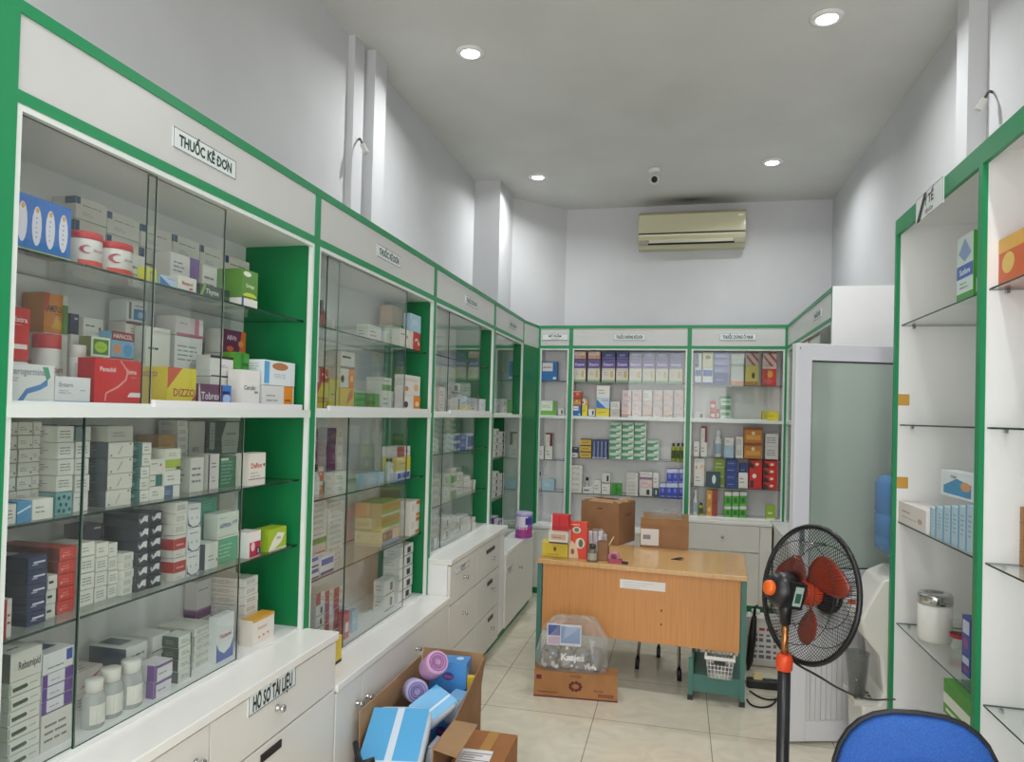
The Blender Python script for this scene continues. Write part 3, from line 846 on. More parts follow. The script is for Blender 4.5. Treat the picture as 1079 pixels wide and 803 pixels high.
    'bluefoot': ('white carton, blue heading', 'dcdfe6', [R('f', .05, .5, .95, .85, '3565b8'), R('f', 0, 0, 1, .14, '2a3f90')]),
    'picture': ('cream carton, small photo panel', 'd5c6a8', [R('f', .05, .3, .6, .92, '7a6a8a'), El('f', .2, .6, .08, .2, 'd09a7a'), El('f', .42, .6, .08, .2, 'c08a5a'), R('f', 0, 0, 1, .28, '86a6c6')]),
    'greenstripe': ('green and orange striped carton', '9ab060', [R('f', 0, .55, 1, .8, 'd08a3c'), R('f', 0, .0, 1, .2, 'd8d4b8'), R('l', 0, 0, 1, 1, 'c8b27a'), R('t', 0, 0, 1, 1, '6aa04a')]),
    'orangespot': ('tall white carton, orange marks', 'e4dfd9', [R('f', .62, .74, 1, .96, 'dc7a34'), R('f', .62, .06, 1, .22, 'dc7a34'), L('f', .15, .4, .5, .8, 4, 'a9a6a2')]),
    'yellowbase': ('yellow carton with black foot', 'dcc23a', [R('f', 0, 0, 1, .12, '23221c'), R('f', .2, .3, .8, .9, 'd8b82c')]),
    'blackmark': ('white carton, black marks', 'd6d6d2', [R('f', .55, .2, .8, .75, '26282a'), L('l', .2, .3, .8, .8, 2, 'a0a09e'), R('f', .0, .0, 1, .06, '3a3c3c')]),
    'navyfoot': ('white carton with navy foot', 'e0e2e6', [R('f', 0, 0, 1, .17, '24306e'), El('f', .5, .6, .06, .05, '6f86b8')]),
    'lavender': ('lavender blue carton', '7f8ac0', [L('f', .1, .3, .9, .75, 2, 'c6cae6'), R('f', 0, 0, 1, .2, '4a58a0')]),
    'powder': ('pink milk powder carton', 'c9a49a', [R('f', .08, .55, .92, .92, 'e6d2c6'), L('f', .2, .65, .8, .85, 2, 'b0705a'), R('f', 0, 0, 1, .12, '6a4a70'), El('f', .75, .35, .14, .18, 'd98a54')]),
    'powdernavy': ('navy milk powder carton', '2f3470', [Tx('f', 'Optimum', .5, .6, .14, 'c9cde6', .8), R('f', 0, .1, 1, .3, '5a64a0'), L('f', .2, .35, .8, .45, 1, 'aab0d6')]),
    'powdercream': ('violet-headed milk powder carton', 'd6d0c4', [R('f', 0, .62, 1, 1, '6a5aa2'), Tx('f', 'Ensure', .5, .80, .13, 'e6e2f0', .75), L('f', .15, .3, .55, .5, 2, 'b09aa6'), El('f', .75, .35, .12, .16, 'cdb06a'), R('f', 0, 0, 1, .1, '86b080')]),
    'palepink': ('pink-white carton', 'ddc9cc', [L('f', .15, .4, .8, .7, 2, 'b56f82'), R('f', .7, .1, .95, .5, 'e0b49a')]),
    'bluewhitebox': ('blue carton, white label', '2c6db0', [R('f', .08, .5, .72, .94, 'e6e6ea'), L('f', .12, .65, .68, .8, 1, 'b0453c'), R('f', .75, .08, .95, .2, 'd6e2ee')]),
    'greenwhitebox': ('green and white carton', 'dfe2d6', [R('f', .0, 0, 1, .3, '69b03c'), R('f', .78, 0, 1, 1, '5fa83a'), L('f', .1, .5, .7, .75, 2, '9aa08a')]),
    'stripegreen': ('white carton with green sweep', 'c9dccb', [('P', 'f', [(0, 0), (.5, .1), (.95, .6), (.6, .55), (0, .6)], '3f9468'), ('P', 'f', [(.5, .6), (.95, .9), (.95, .7), (.6, .5)], '5fae84'), R('f', .55, .1, .95, .35, 'e8ede4')]),
    'yellowflat': ('yellow and black flat carton', 'd6b23a', [R('f', 0, .84, 1, 1, '2f2c22'), L('f', .2, .3, .8, .6, 1, '5a4a1c')]),
    'navytall': ('tall navy slim carton', '24386e', [R('f', .35, .1, .6, .9, '8fa6cc'), R('f', .1, .0, .9, .06, 'b9c6dc')]),
    'bluepack': ('blue pack with white crown', '2a3fb0', [R('f', 0, .72, 1, 1, 'c9d0ea'), El('f', .5, .5, .28, .18, '6a7fd8'), R('f', .1, .05, .9, .12, '8a98e0')]),
    'creamgreen': ('cream carton, green emblem', 'dcd9b4', [El('f', .5, .66, .25, .12, '5a6a34'), L('f', .3, .2, .7, .4, 2, 'a9a88a')]),
    'greypack': ('grey-white carton, green foot', 'b9c2c0', [R('f', 0, 0, 1, .2, '5f9040'), L('f', .2, .5, .8, .75, 2, '8a9696')]),
    'orangefoot': ('grey carton with orange foot', 'b6bcb8', [R('f', 0, 0, 1, .22, 'c87a3a'), L('f', .2, .6, .75, .8, 2, '84908c')]),
    'redstripe': ('carton with red diagonal stripes', 'd0b9ae', [('P', 'f', [(0, .7), (.6, 0), (.8, 0), (0, .95)], 'a83a40'), ('P', 'f', [(.3, 1), (1, .2), (1, .42), (.52, 1)], 'a83a40'), R('f', 0, .93, 1, 1, '5a2a2a')]),
    'redgold': ('red carton with gold spot', 'c8302c', [El('f', .55, .6, .2, .2, 'd99a3c'), L('f', .1, .1, .9, .35, 3, 'e08a7a'), R('f', .0, .88, 1, 1, 'e6d4c8')]),
    'yellowspot': ('yellow carton, black spot', 'd6c25a', [El('f', .62, .5, .13, .16, '2a2818'), R('f', 0, 0, 1, .2, 'c07a34')]),
    'redtall': ('narrow red and white carton', 'c8403c', [R('f', .15, .25, .85, .6, 'e8dcd6')]),
    'greentall': ('green and white carton', 'cfdccf', [R('f', 0, .7, 1, 1, '3f8a54'), R('f', .1, .3, .9, .5, '5fa070')]),
    'orangebox': ('orange-brown lettered carton', 'c07a2a', [R('f', .0, .82, 1, 1, '8a4f1c'), R('f', .1, .2, .9, .5, 'dca04a'), El('f', .5, .62, .1, .12, 'e6d0a0')]),
    'redblack': ('red carton, black flash', 'cc3028', [('P', 'f', [(0, 0), (.45, 0), (.3, .5), (0, .9)], '2a2426'), El('f', .6, .5, .14, .2, 'ecd2c4')]),
    'redface': ('red carton, white circle', 'cf2a28', [El('f', .4, .62, .16, .12, 'eedcd4'), R('f', .1, .05, .35, .4, '2c2628')]),
    'bluedeep': ('deep blue carton', '2a4488', [L('f', .1, .35, .8, .65, 1, '8fa2cc')]),
    'limepack': ('lime green carton', '8fb03a', [L('f', .2, .3, .8, .7, 1, 'd4e0a8'), R('f', 0, 0, 1, .12, 'c6d49a')]),
    'tealpack': ('dark teal carton', '2a4a52', [El('f', .55, .5, .14, .3, 'd9e0de')]),
    'greenpack': ('bright green carton, white top', '45a030', [R('f', 0, .72, 1, 1, 'd0d4cc'), El('f', .5, .4, .26, .2, '226a2a'), R('f', .1, .05, .9, .12, '7fc060')]),
    'sweet': ('orange and maroon carton', 'd0943c', [R('f', .5, 0, 1, 1, '9a4036'), El('f', .25, .5, .14, .2, 'e6c87a')]),
    'detergent': ('tall green and blue-white carton', 'cfe0dc', [R('f', 0, .36, 1, .56, '3f6ab0'), Tx('f', 'Sunfore', .5, .46, .09, 'e8eef6', .85), R('f', 0, 0, 1, .14, '4f9a4a'), R('r', 0, 0, 1, 1, '45a03c'), R('r', .1, .1, .6, .3, 'e0e8dc'), ('P', 'f', [(.1, .75), (.5, .95), (.9, .7), (.5, .6)], '8aa6cc'), L('f', .2, .2, .8, .32, 2, '6a9a6a')]),
    'orangefruit': ('orange and red snack carton', 'd9622c', [R('f', 0, .7, 1, 1, 'e8b04a'), El('f', .4, .45, .25, .22, 'e6c060'), El('r', .7, .82, .2, .08, '4a8a34'), R('r', 0, 0, 1, .3, 'c8502a')]),
    'brownsmall': ('brown kraft carton', 'a87848', [R('f', .0, .48, 1, .52, '8a6038'), L('f', .2, .6, .6, .8, 2, '6a4a2c')]),
    'whitepink': ('white carton, small red print', 'e4ddd8', [L('f', .15, .55, .5, .7, 1, 'c0504a'), L('f', .15, .3, .7, .4, 1, '9a9a9a'), El('f', .8, .4, .08, .12, 'c8a09a')]),
    'medpicture': ('white carton, blue picture top', 'dfe6ea', [('P', 'f', [(.1, .1), (.9, .1), (.9, .6), (.5, .75), (.1, .4)], '4a92c0'), El('f', .75, .5, .14, .18, 'd9a06a'), Tx('f', 'Salonpas', .4, .82, .12, '4f8a8a', .6)]),
    'slimblue': ('slim pale blue standing carton', 'b9d3e0', [R('f', .0, .0, .22, 1, '6fa9cc'), L('f', .4, .3, .85, .85, 5, '8aa9ba')]),
    'bluegreen2': ('blue and violet carton', '3a4a9a', [R('f', .1, .55, .9, .9, 'c6cbe0'), El('f', .5, .3, .3, .15, '8a4a8a')]),
    'greenwhite2': ('green and white carton', '4f9a3a', [R('f', 0, .3, 1, .62, 'e0e6da'), R('f', .1, .1, .6, .2, 'd9e6c8')]),
}
_CART = {}


def carton_mesh(style, w_, d_, h_):
    q = (style, round(w_, 3), round(d_, 3), round(h_, 3))
    if q in _CART:
        return _CART[q]
    _, basec, ops = S[style]
    w_, d_, h_ = q[1:]
    mb = MB()
    mb.box(-w_ / 2, w_ / 2, -d_ / 2, d_ / 2, 0, h_, mat(basec, .42))
    lift = .0004
    frames = {'f': ((-w_ / 2, -d_ / 2 - lift, 0), (1, 0, 0), (0, 0, 1), w_, h_),
              'l': ((-w_ / 2 - lift, d_ / 2, 0), (0, -1, 0), (0, 0, 1), d_, h_),
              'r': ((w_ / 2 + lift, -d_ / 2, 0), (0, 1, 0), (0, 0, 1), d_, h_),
              't': ((-w_ / 2, -d_ / 2, h_ + lift), (1, 0, 0), (0, 1, 0), w_, d_)}
    for k, op in enumerate(ops):
        for face in op[1]:
            o, u, v, A_, B_ = frames[face]
            o, u, v = Vector(o), Vector(u), Vector(v)
            o = o + u.cross(v) * (.00012 * k)
            P = lambda a, b: o + u * (a * A_) + v * (b * B_)
            if op[0] == 'R':
                _, _, u0, v0, u1, v1, c = op
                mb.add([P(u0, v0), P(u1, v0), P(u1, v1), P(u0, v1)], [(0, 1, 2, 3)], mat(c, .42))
            elif op[0] == 'L':
                _, _, u0, v0, u1, v1, n, c = op
                c = c if len(c) == 6 else (c * 3)[:6] if len(c) == 2 else c[0] * 2 + c[1] * 2 + c[2] * 2
                rnd = random.Random(n * 17 + k)
                for i in range(n):
                    va = v0 + (v1 - v0) * (i + .2) / n
                    vb = v0 + (v1 - v0) * (i + .52) / n
                    x = u0
                    end = u1 - (u1 - u0) * rnd.random() * .35
                    while x < end - .02:
                        x2 = min(end, x + (u1 - u0) * rnd.uniform(.18, .5))
                        mb.add([P(x, va), P(x2, va), P(x2, vb), P(x, vb)], [(0, 1, 2, 3)], mat(c, .5))
                        x = x2 + (u1 - u0) * .06
            elif op[0] == 'E':
                _, _, cu, cv, ru, rv, c = op
                c = c if len(c) == 6 else c[0] * 2 + c[1] * 2 + c[2] * 2
                mb.add([P(cu + ru * math.cos(2 * PI * i / 14), cv + rv * math.sin(2 * PI * i / 14)) for i in range(14)], [tuple(range(14))], mat(c, .42))
            elif op[0] == 'P':
                _, _, pts, c = op
                mb.add([P(a, max(0, min(1, b))) for a, b in pts], [tuple(range(len(pts)))], mat(c, .42))
            elif op[0] == 'T':
                _, _, s, cu, cv, hh, c, wd = op
                c = c if len(c) == 6 else c[0] * 2 + c[1] * 2 + c[2] * 2
                mb.text(s, P(cu, cv), u, v, hh * B_, mat(c, .45), wd * A_, bold=.02)
    ob = mb.build('carton')
    me = ob.data
    bpy.data.objects.remove(ob)
    _CART[q] = me
    return me


ORD = 'zeroth first second third fourth fifth sixth seventh eighth ninth tenth eleventh twelfth thirteenth fourteenth fifteenth sixteenth seventeenth eighteenth nineteenth twentieth'.split()
ORD += ['twenty-' + o for o in ORD[1:10]] + ['thirtieth'] + ['thirty-' + o for o in ORD[1:10]]


KINDS = {k: ('milk_powder_carton', 'milk powder') for k in ('powder', 'powdernavy', 'powdercream')}
KINDS.update({k: ('foil_pack', 'pack') for k in ('bluepack', 'greenpack', 'limepack')})
KINDS.update({k: ('snack_carton', 'snack box') for k in ('sweet', 'orangefruit')})
KEYS = {}
STOCK = MB()
# the smallest-showing cartons, past the 300 largest, go into one stock object
LOOSE = set('''26:674:0 26:634:1 21:574:0 13:468:0 11:495:0 11:462:1 26:674:1 26:625:0 24:677:2 11:504:0 5:257:2 3:33:4 27:752:1 24:710:2 9:345:8 9:345:4 3:186:6 30:804:1 24:666:2 10:351:3 30:804:0 26:634:0 13:475:0 12:493:0 9:345:3 8:343:1 24:688:1 24:677:1 24:655:1 10:342:2 8:398:0 3:1:4 26:674:2 11:462:0 9:345:9 3:1:5 28:759:1 9:345:7 6:350:0 24:655:2 14:467:0 9:345:6 30:765:3 29:775:1 24:688:2 24:666:1 10:342:3 9:345:5 9:327:6 7:334:0 3:33:5 29:738:1 29:738:0 29:731:0 25:682:0 25:668:2 25:636:0 24:699:2 5:160:1 3:1:2 30:765:2 24:710:1 9:325:1 25:668:5 25:655:1 25:642:4 24:699:1 24:601:0 11:487:0 9:327:2 26:688:1 25:682:2 25:611:2 14:474:1 13:482:1 10:351:2 9:345:2 9:325:0 8:335:1 3:33:3 3:1:3 30:765:1 30:765:0 27:732:1 25:682:1 24:613:0 9:327:5 3:1:6 25:655:2 25:642:0 25:628:0 25:668:4 25:642:5 25:611:1 24:643:1 3:186:5 25:611:0 15:528:1 10:342:1 9:327:3 25:668:3 25:655:5 25:655:4 25:655:0 25:642:1 13:455:2 29:775:0 29:763:1 26:614:0 25:668:0 25:632:0 24:643:0 14:453:3 8:353:4 25:655:3 25:642:3 14:453:2 14:453:0 9:327:4 6:342:0 25:668:1 24:601:2 21:566:0 18:520:2 13:455:0 8:353:5 28:731:0 26:600:4 26:600:3 26:600:2 26:600:1 25:642:2 25:624:0 14:481:1 14:474:0 8:353:2 30:779:1 24:710:0 24:601:1 14:481:0 13:482:0 3:1:1 13:455:1 26:600:0 24:688:0 14:453:1 13:489:0 10:351:1 8:353:3 17:519:3 11:470:1 9:345:0 3:33:1 2:233:0 24:620:0 28:748:1 28:748:0 26:688:0 26:660:5 26:660:4 26:660:1 24:666:0 13:489:1 12:486:1 12:486:0 9:345:1 8:335:0 24:613:1 16:526:1 4:212:2 26:660:3 25:602:1 20:588:0 17:519:1 15:528:0 26:660:0 17:526:1 16:526:3 16:526:0 16:520:3 16:520:0 5:257:1 3:186:4 17:526:2 17:526:0 17:519:2 16:520:2 15:521:1 26:660:2 25:602:0 17:519:0 5:257:0 16:526:2 14:487:1 3:217:0 11:470:0 11:452:0 4:1:3 16:520:1 7:413:1 18:526:1 13:495:1 8:330:5 4:212:1 13:495:0 4:108:4 2:9:0 28:755:0 15:521:0 12:455:2 12:455:0 14:453:0 10:332:1 12:455:1 11:452:1 8:343:0 2:130:0 8:330:3 7:413:0 8:330:4 10:351:0 8:330:2 5:206:2 37:993:0 3:51:4 2:115:0 18:520:1 11:471:1 4:108:3 2:94:0 4:1:2 33:831:0 32:831:1 32:831:0 30:779:0 18:526:0 18:520:0 14:487:0 11:471:0 10:342:0 10:332:0 8:353:1 8:353:0 8:330:1 8:330:0 5:206:1 5:206:0 5:160:0 4:212:0 4:108:2 4:108:1 4:108:0 4:88:3 4:88:2 4:88:1 4:88:0 4:1:1 4:1:0 3:186:3 3:186:2 3:186:1 3:186:0 3:166:3 3:166:2 3:166:1 3:166:0 3:51:3 3:51:2 3:51:1 3:51:0 3:33:0 3:17:0 3:1:0 2:247:0 2:85:0'''.split())


class Shelf:
    n = 0

    """one shelf board: cartons are entered by the photograph pixels of their front faces"""

    def __init__(self, side, front, z, x0, x1, deep, name, ztop):
        self.side, self.front, self.z, self.lim, self.deep, self.name, self.ztop = side, front, z, (x0, x1), deep, name, ztop
        self.cols = []
        Shelf.n += 1
        self.code = Shelf.n
        self.maxz = z

    def plane(self, sb):
        return {'L': ('x', self.front - sb), 'B': ('y', self.front + sb), 'R': ('x', self.front + sb)}[self.side]

    def span(self, px0, px1, sb):
        ax, val = self.plane(sb)
        pyr = 442
        a, b = hit(px0, pyr, ax, val), hit(px1, pyr, ax, val)
        # refine with the height of the board itself
        py = pyr
        for _ in range(3):
            d_ = hit(px0, py, ax, val)
            lo, hi_ = 0, 1200
            for _ in range(24):
                mid = (lo + hi_) / 2
                if hit(px0, mid, ax, val).z > self.z + .03:
                    lo = mid
                else:
                    hi_ = mid
            py = lo
        a, b = hit(px0, py, ax, val), hit(px1, py, ax, val)
        k = {'L': 1, 'B': 0, 'R': 1}[self.side]
        s = {'L': 1, 'B': 1, 'R': -1}[self.side]
        return a[k] * s, b[k] * s           # left to right

    def top(self, px0, py, sb):
        ax, val = self.plane(sb)
        return hit(px0, py, ax, val).z

    def col(self, px0, px1, sb, levels, d=.10, kind='carton', gap=.0015):
        """sb: set-back from the front in metres; levels: (style, top pixel, count) from the board up"""
        self.cols.append(dict(px=(px0, px1), sb=sb, levels=levels, d=d, kind=kind, gap=gap))

    def finish(self):
        placed = []
        for c in sorted(self.cols, key=lambda c: c['sb']):
            sb = c['sb']
            for _ in range(8):
                if c['kind'] != 'carton':
                    a, b = self.span(*c['px'], sb)
                    sb0 = sb
                    a, b = self.span(*c['px'], sb0 + (b - a) / 2)
                    c['d'] = b - a
                else:
                    a, b = self.span(*c['px'], sb)
                a, b = max(a, self.lim[0]) + c['gap'], min(b, self.lim[1]) - c['gap']
                bump = None
                for p in placed:
                    ov = min(b, p['b']) - max(a, p['a'])
                    if ov <= 0 or sb >= p['sb'] + p['d']:
                        continue
                    if ov < .45 * (b - a) and not (p['a'] >= a and p['b'] <= b):
                        if p['a'] > a:
                            b = p['a'] - .003
                        else:
                            a = p['b'] + .003
                    else:
                        bump = p
                        break
                if bump is None:
                    break
                room = sb - bump['sb'] - .007
                if room >= .03:
                    bump['d'] = room
                else:
                    if bump['d'] > .05:
                        bump['d'] = max(.04, min(bump['d'], self.deep - bump['sb'] - .045))
                    sb = bump['sb'] + bump['d'] + .007
            c.update(a=a, b=b, sb=sb, d=min(c['d'], self.deep - sb))
            if b - a < .008 or c['d'] < .012:
                print('SKIP', self.name, c['px'], round(b - a, 3), round(c['d'], 3))
                continue
            placed.append(c)
        placed.sort(key=lambda c: (c['a'] + c['b']) / 2)
        rows = {'front': 0, 'back': 0}
        for c in placed:
            row = 'front' if c['sb'] < .075 else 'back'
            nlev = sum(lv[2] if len(lv) > 2 else 1 for lv in c['levels'])
            if not all('%s:%g:%d' % (self.code, c['px'][0], k) in LOOSE for k in range(nlev)):
                rows[row] += 1
            i = max(0, rows[row] - 1)
            w_ = c['b'] - c['a']
            z = self.z + .0007
            items = []
            for lv in c['levels']:
                st, py = lv[0], lv[1]
                n = lv[2] if len(lv) > 2 else 1
                zt = min(self.top(c['px'][0], py, c['sb']), self.ztop - .004)
                h = (zt - z) / n
                if h < .008:
                    print('THIN', self.name, c['px'], st, round(h, 3))
                    continue
                for k in range(n):
                    items.append((st, z, h))
                    z += h
                    self.maxz = max(self.maxz, z)
            m = (c['a'] + c['b']) / 2
            many = len(items) > 1
            for k, (st, zz, h) in enumerate(items):
                q = c['sb'] + c['d'] / 2
                j = random.uniform(-.0024, .0024) if many else 0
                if self.side == 'L':
                    loc, rz = (self.front - q - .0015 + j, m, zz), RZ
                elif self.side == 'B':
                    loc, rz = (m, self.front + q + .0015 + j, zz), 0
                else:
                    loc, rz = (self.front + q, -m, zz), -RZ
                desc = S[st][0] if st in S else VDESC[st]
                if many:
                    lb = '%s, %s up, %s %s stack, %s' % (desc, ORD[k + 1], ORD[i + 1], row, self.name)
                else:
                    lb = '%s, %s from left, %s row, %s' % (desc, ORD[i + 1], row, self.name)
                rz += random.uniform(-.004, .004) if c['d'] > .03 and w_ < .2 else 0
                key = '%s:%g:%d' % (self.code, c['px'][0], k)
                if c['kind'] == 'carton' and key in LOOSE:
                    M_ = Matrix.Translation(loc) @ Matrix.Rotation(rz, 4, 'Z')
                    me = carton_mesh(st, w_, c['d'], h - min(.0016, h * .05) if many else h * .995)
                    o_ = len(STOCK.v)
                    STOCK.v += [tuple(M_ @ v.co) for v in me.vertices]
                    for pg in me.polygons:
                        STOCK.f.append(tuple(o_ + q_ for q_ in pg.vertices))
                        STOCK.mi.append(STOCK.m(me.materials[pg.material_index]))
                        STOCK.sm.append(False)
                elif c['kind'] == 'carton':
                    nm, ct = KINDS.get(st, ('carton', 'carton'))
                    o = bpy.data.objects.new(nm, carton_mesh(st, w_, c['d'], h - min(.0016, h * .05) if many else h * .995))
                    COL.objects.link(o)
                    o.location, o.rotation_euler = loc, (0, 0, rz)
                    tag(o, lb, ct, '%ss on %s' % (ct, self.name))
                    KEYS[o.name] = key
                else:
                    VESSEL[c['kind']](lb, loc, rz, min(w_, c['d']), h, self.name)


def vessel(name, cat, bodyc, lidc, prof, lidprof, label=None, lidname='lid', clear=False):
    def make(lb, loc, rz, w_, h, shelf):
        r = w_ / 2
        t = thing(name, lb, cat, loc, rz, '%ss on %s' % (cat, shelf))
        bm = glass('clear_bottle', (.93, .94, .93), 1, .35) if clear else mat(bodyc, .3)
        MB().lathe([(a * r, b * h) for a, b in prof], bm, 18).build('body', t)
        MB().lathe([(a * r, b * h) for a, b in lidprof], mat(lidc, .35), 18).build(lidname, t)
        if label:
            zz0, zz1, lc, txt, tc_ = label
            mb = MB()
            n = 10
            rr = r * 1.004
            P = [(rr * math.sin(-1.1 + 2.2 * k / n), -rr * math.cos(-1.1 + 2.2 * k / n)) for k in range(n + 1)]
            vs = [(x, y, z * h) for z in (zz0, zz1) for x, y in P]
            mb.add(vs, [(k, k + 1, k + n + 2, k + n + 1) for k in range(n)], mat(lc, .4), True)
            if txt:
                mb.text(txt, (0, -rr - .0012, (.5 if zz1 < .3 else zz0 * .45 + zz1 * .55) * h), (1, 0, 0), (0, 0, 1), h * .09, mat(tc_, .4), r * 1.1)
                if zz1 < .3:
                    cr = [(-.62 * r + .26 * r * math.cos(a), .5 * h + .26 * r * math.sin(a)) for a in [PI * .3 + PI * 1.4 * k / 10 for k in range(11)]]
                    cr += [(-.56 * r + .19 * r * math.cos(a), .5 * h + .19 * r * math.sin(a)) for a in [PI * 1.7 - PI * 1.4 * k / 10 for k in range(11)]]
                    mb.add([(x, -math.sqrt(max(0, rr * rr - x * x)) - .001, z) for x, z in cr], [(k, k + 1, 20 - k, 21 - k) for k in range(10)], mat('a83a4a', .4))
            mb.build('label', t)
        return t
    return make


VDESC = {'jar_red': 'white jar with red lid', 'tub_red': 'white tub with red lid', 'tub_white': 'plain white tub', 'pill_jar': 'clear jar, white lid', 'bottle_dark': 'dark red bottle, black cap',
         'bottle_white': 'pale bottle with white cap', 'bottle_black': 'small bottle with black cap', 'bottle_lime': 'lime green bottle', 'tall_clear': 'tall bottle, dark cap'}
VESSEL = {
    'jar_red': vessel('jar', 'jar', 'e4dfdf', 'c4282e', [(.94, 0), (.98, .02), (.98, .74), (.9, .77)], [(.9, .765), (1, .77), (1, .97), (.96, 1), (.01, 1)], (.06, .22, 'd0392f', None, None)),
    'tub_red': vessel('tub', 'tub', 'dddad6', 'cc2a30', [(.9, 0), (.96, .02), (.98, .78), (.95, .8)], [(.95, .79), (1, .8), (1, .96), (.97, 1), (.01, 1)], (.07, .21, 'd0392f', 'alcium', '8a4a58')),
    'tub_white': vessel('tub', 'tub', 'dcdcd8', 'd2d2ce', [(.9, 0), (.96, .02), (.98, .78), (.95, .8)], [(.95, .79), (1, .8), (1, .97), (.97, 1), (.01, 1)], (.2, .7, 'c6c8c4', 'calci', '55585a')),
    'pill_jar': vessel('pill_jar', 'jar', 'd6d3cc', 'e0ded8', [(.92, 0), (1, .04), (1, .62), (.8, .72), (.7, .75)], [(.74, .74), (.8, .75), (.8, .98), (.75, 1), (.01, 1)], (.1, .5, 'e2ded6', None, None), clear=True),
    'bottle_dark': vessel('bottle', 'bottle', '6a1f26', '17171a', [(.95, 0), (1, .03), (1, .55), (.4, .7), (.36, .76)], [(.4, .74), (.46, .76), (.46, .98), (.4, 1), (.01, 1)], (.1, .45, 'a8443c', None, None), 'cap'),
    'bottle_white': vessel('bottle', 'bottle', 'd9dcda', 'dfe2e4', [(.95, 0), (1, .03), (1, .6), (.5, .74), (.44, .78)], [(.46, .76), (.54, .78), (.54, .98), (.5, 1), (.01, 1)], (.12, .5, '9db8c6', None, None), 'cap'),
    'bottle_black': vessel('bottle', 'bottle', 'c9ccc9', '1c1d20', [(.95, 0), (1, .03), (1, .62), (.5, .76), (.44, .8)], [(.46, .78), (.62, .8), (.62, .98), (.5, 1), (.01, 1)], (.12, .5, 'e0e0dc', None, None), 'cap'),
    'bottle_lime': vessel('bottle', 'bottle', 'a4b02e', '2a3320', [(.95, 0), (1, .03), (1, .7), (.5, .82), (.44, .85)], [(.46, .84), (.6, .85), (.6, .98), (.5, 1), (.01, 1)], (.15, .6, '3f5a2c', None, None), 'cap'),
    'tall_clear': vessel('bottle', 'bottle', 'c9d6d0', '2a2c30', [(.95, 0), (1, .02), (1, .75), (.5, .82), (.5, .86)], [(.52, .85), (.7, .86), (.7, .98), (.6, 1), (.01, 1)], None, 'cap', True),
}
FR = XL - .034


def lsh(k, z, nm, ztop, cab):
    Ys = (Y1, Y2, Y3, Y4, Y5)
    return Shelf('L', FR, z, Ys[k - 1] + .02, Ys[k] - .02, .238, '%s of %s' % (nm, cab), ztop)


N1, N2, N3, N4 = 'nearest left cabinet', 'second left cabinet', 'third left cabinet', 'fourth left cabinet'
# --- nearest left cabinet, top shelf
s = lsh(1, 1.942, 'top shelf', 2.22, N1)
s.col(15, 76, .004, [('blueoval', 199)], .045)
s.col(74, 104, .012, [('tub_red', 236)], .2, 'tub_red')
s.col(104, 135, .012, [('tub_red', 247)], .2, 'tub_red')
s.col(136, 154, .02, [('white', 266)], .06)
s.col(155, 166, .004, [('yellowtag', 281)], .03)
for a_, b_, t_, sb_ in ((78, 112, 204, .16), (112, 147, 220, .16), (147, 180, 234, .16), (181, 209, 245, .16), (210, 236, 256, .16), (236, 262, 267, .16)):
    s.col(a_, b_, sb_, [('tab', t_ + 24, 1), ('tab', t_, 1)], .075)
s.col(179, 210, .085, [('purpleend', 264)], .06)
s.col(169, 187, .004, [('bluediag', 289)], .06)
s.col(188, 208, .004, [('redname', 289)], .06)
s.col(211, 243, .004, [('dgreenscript', 298)], .07)
s.col(255, 272, .004, [('leaf', 282)], .10)
s.col(213, 232, .095, [('lines', 278)], .05)
s.finish()
# --- nearest left cabinet, middle ledge
s = lsh(1, MT, 'middle ledge', 1.93, N1)
s.col(4, 58, .004, [('wave', 381)], .06)
s.col(58, 96, .004, [('wavesmall', 396)], .06)
s.col(99, 150, .004, [('panadol', 376)], .09)
s.col(9, 30, .075, [('white', 379), ('extra', 321)], .06)
s.col(36, 73, .07, [('tub_red', 348)], .2, 'tub_red')
s.col(32, 70, .165, [('white', 347, 1), ('ameflu', 304)], .065)
s.col(74, 88, .06, [('tub_white', 362)], .2, 'tub_white')
s.col(72, 85, .16, [('white', 351), ('navysmall', 329)], .06)
s.col(85, 107, .15, [('white', 362), ('whitename', 333)], .06)
s.col(94, 115, .105, [('white', 375), ('limeframe', 353)], .05)
s.col(115, 141, .105, [('white', 377), ('hapacol', 347)], .04, gap=.004)
s.col(130, 151, .165, [('white', 358), ('maroonside', 337), ('wblue', 314)], .06)
s.col(152, 178, .12, [('tall', 342)], .06)
s.col(176, 207, .004, [('dizzo', 386)], .13)
s.col(209, 244, .004, [('tobra', 404)], .05)
s.col(182, 212, .14, [('wavebase', 352), ('pinkband', 331)], .07)
s.col(221, 246, .06, [('lines', 396), ('blackband', 373)], .05)
s.col(233, 257, .125, [('white', 371), ('purpleorange', 345)], .07)
s.col(247, 269, .06, [('white', 394), ('green', 370)], .05)
s.col(254, 274, .004, [('cname', 389)], .05)
s.col(277, 310, .004, [('orangeend', 405), ('wlightblue', 378)], .07)
s.finish()
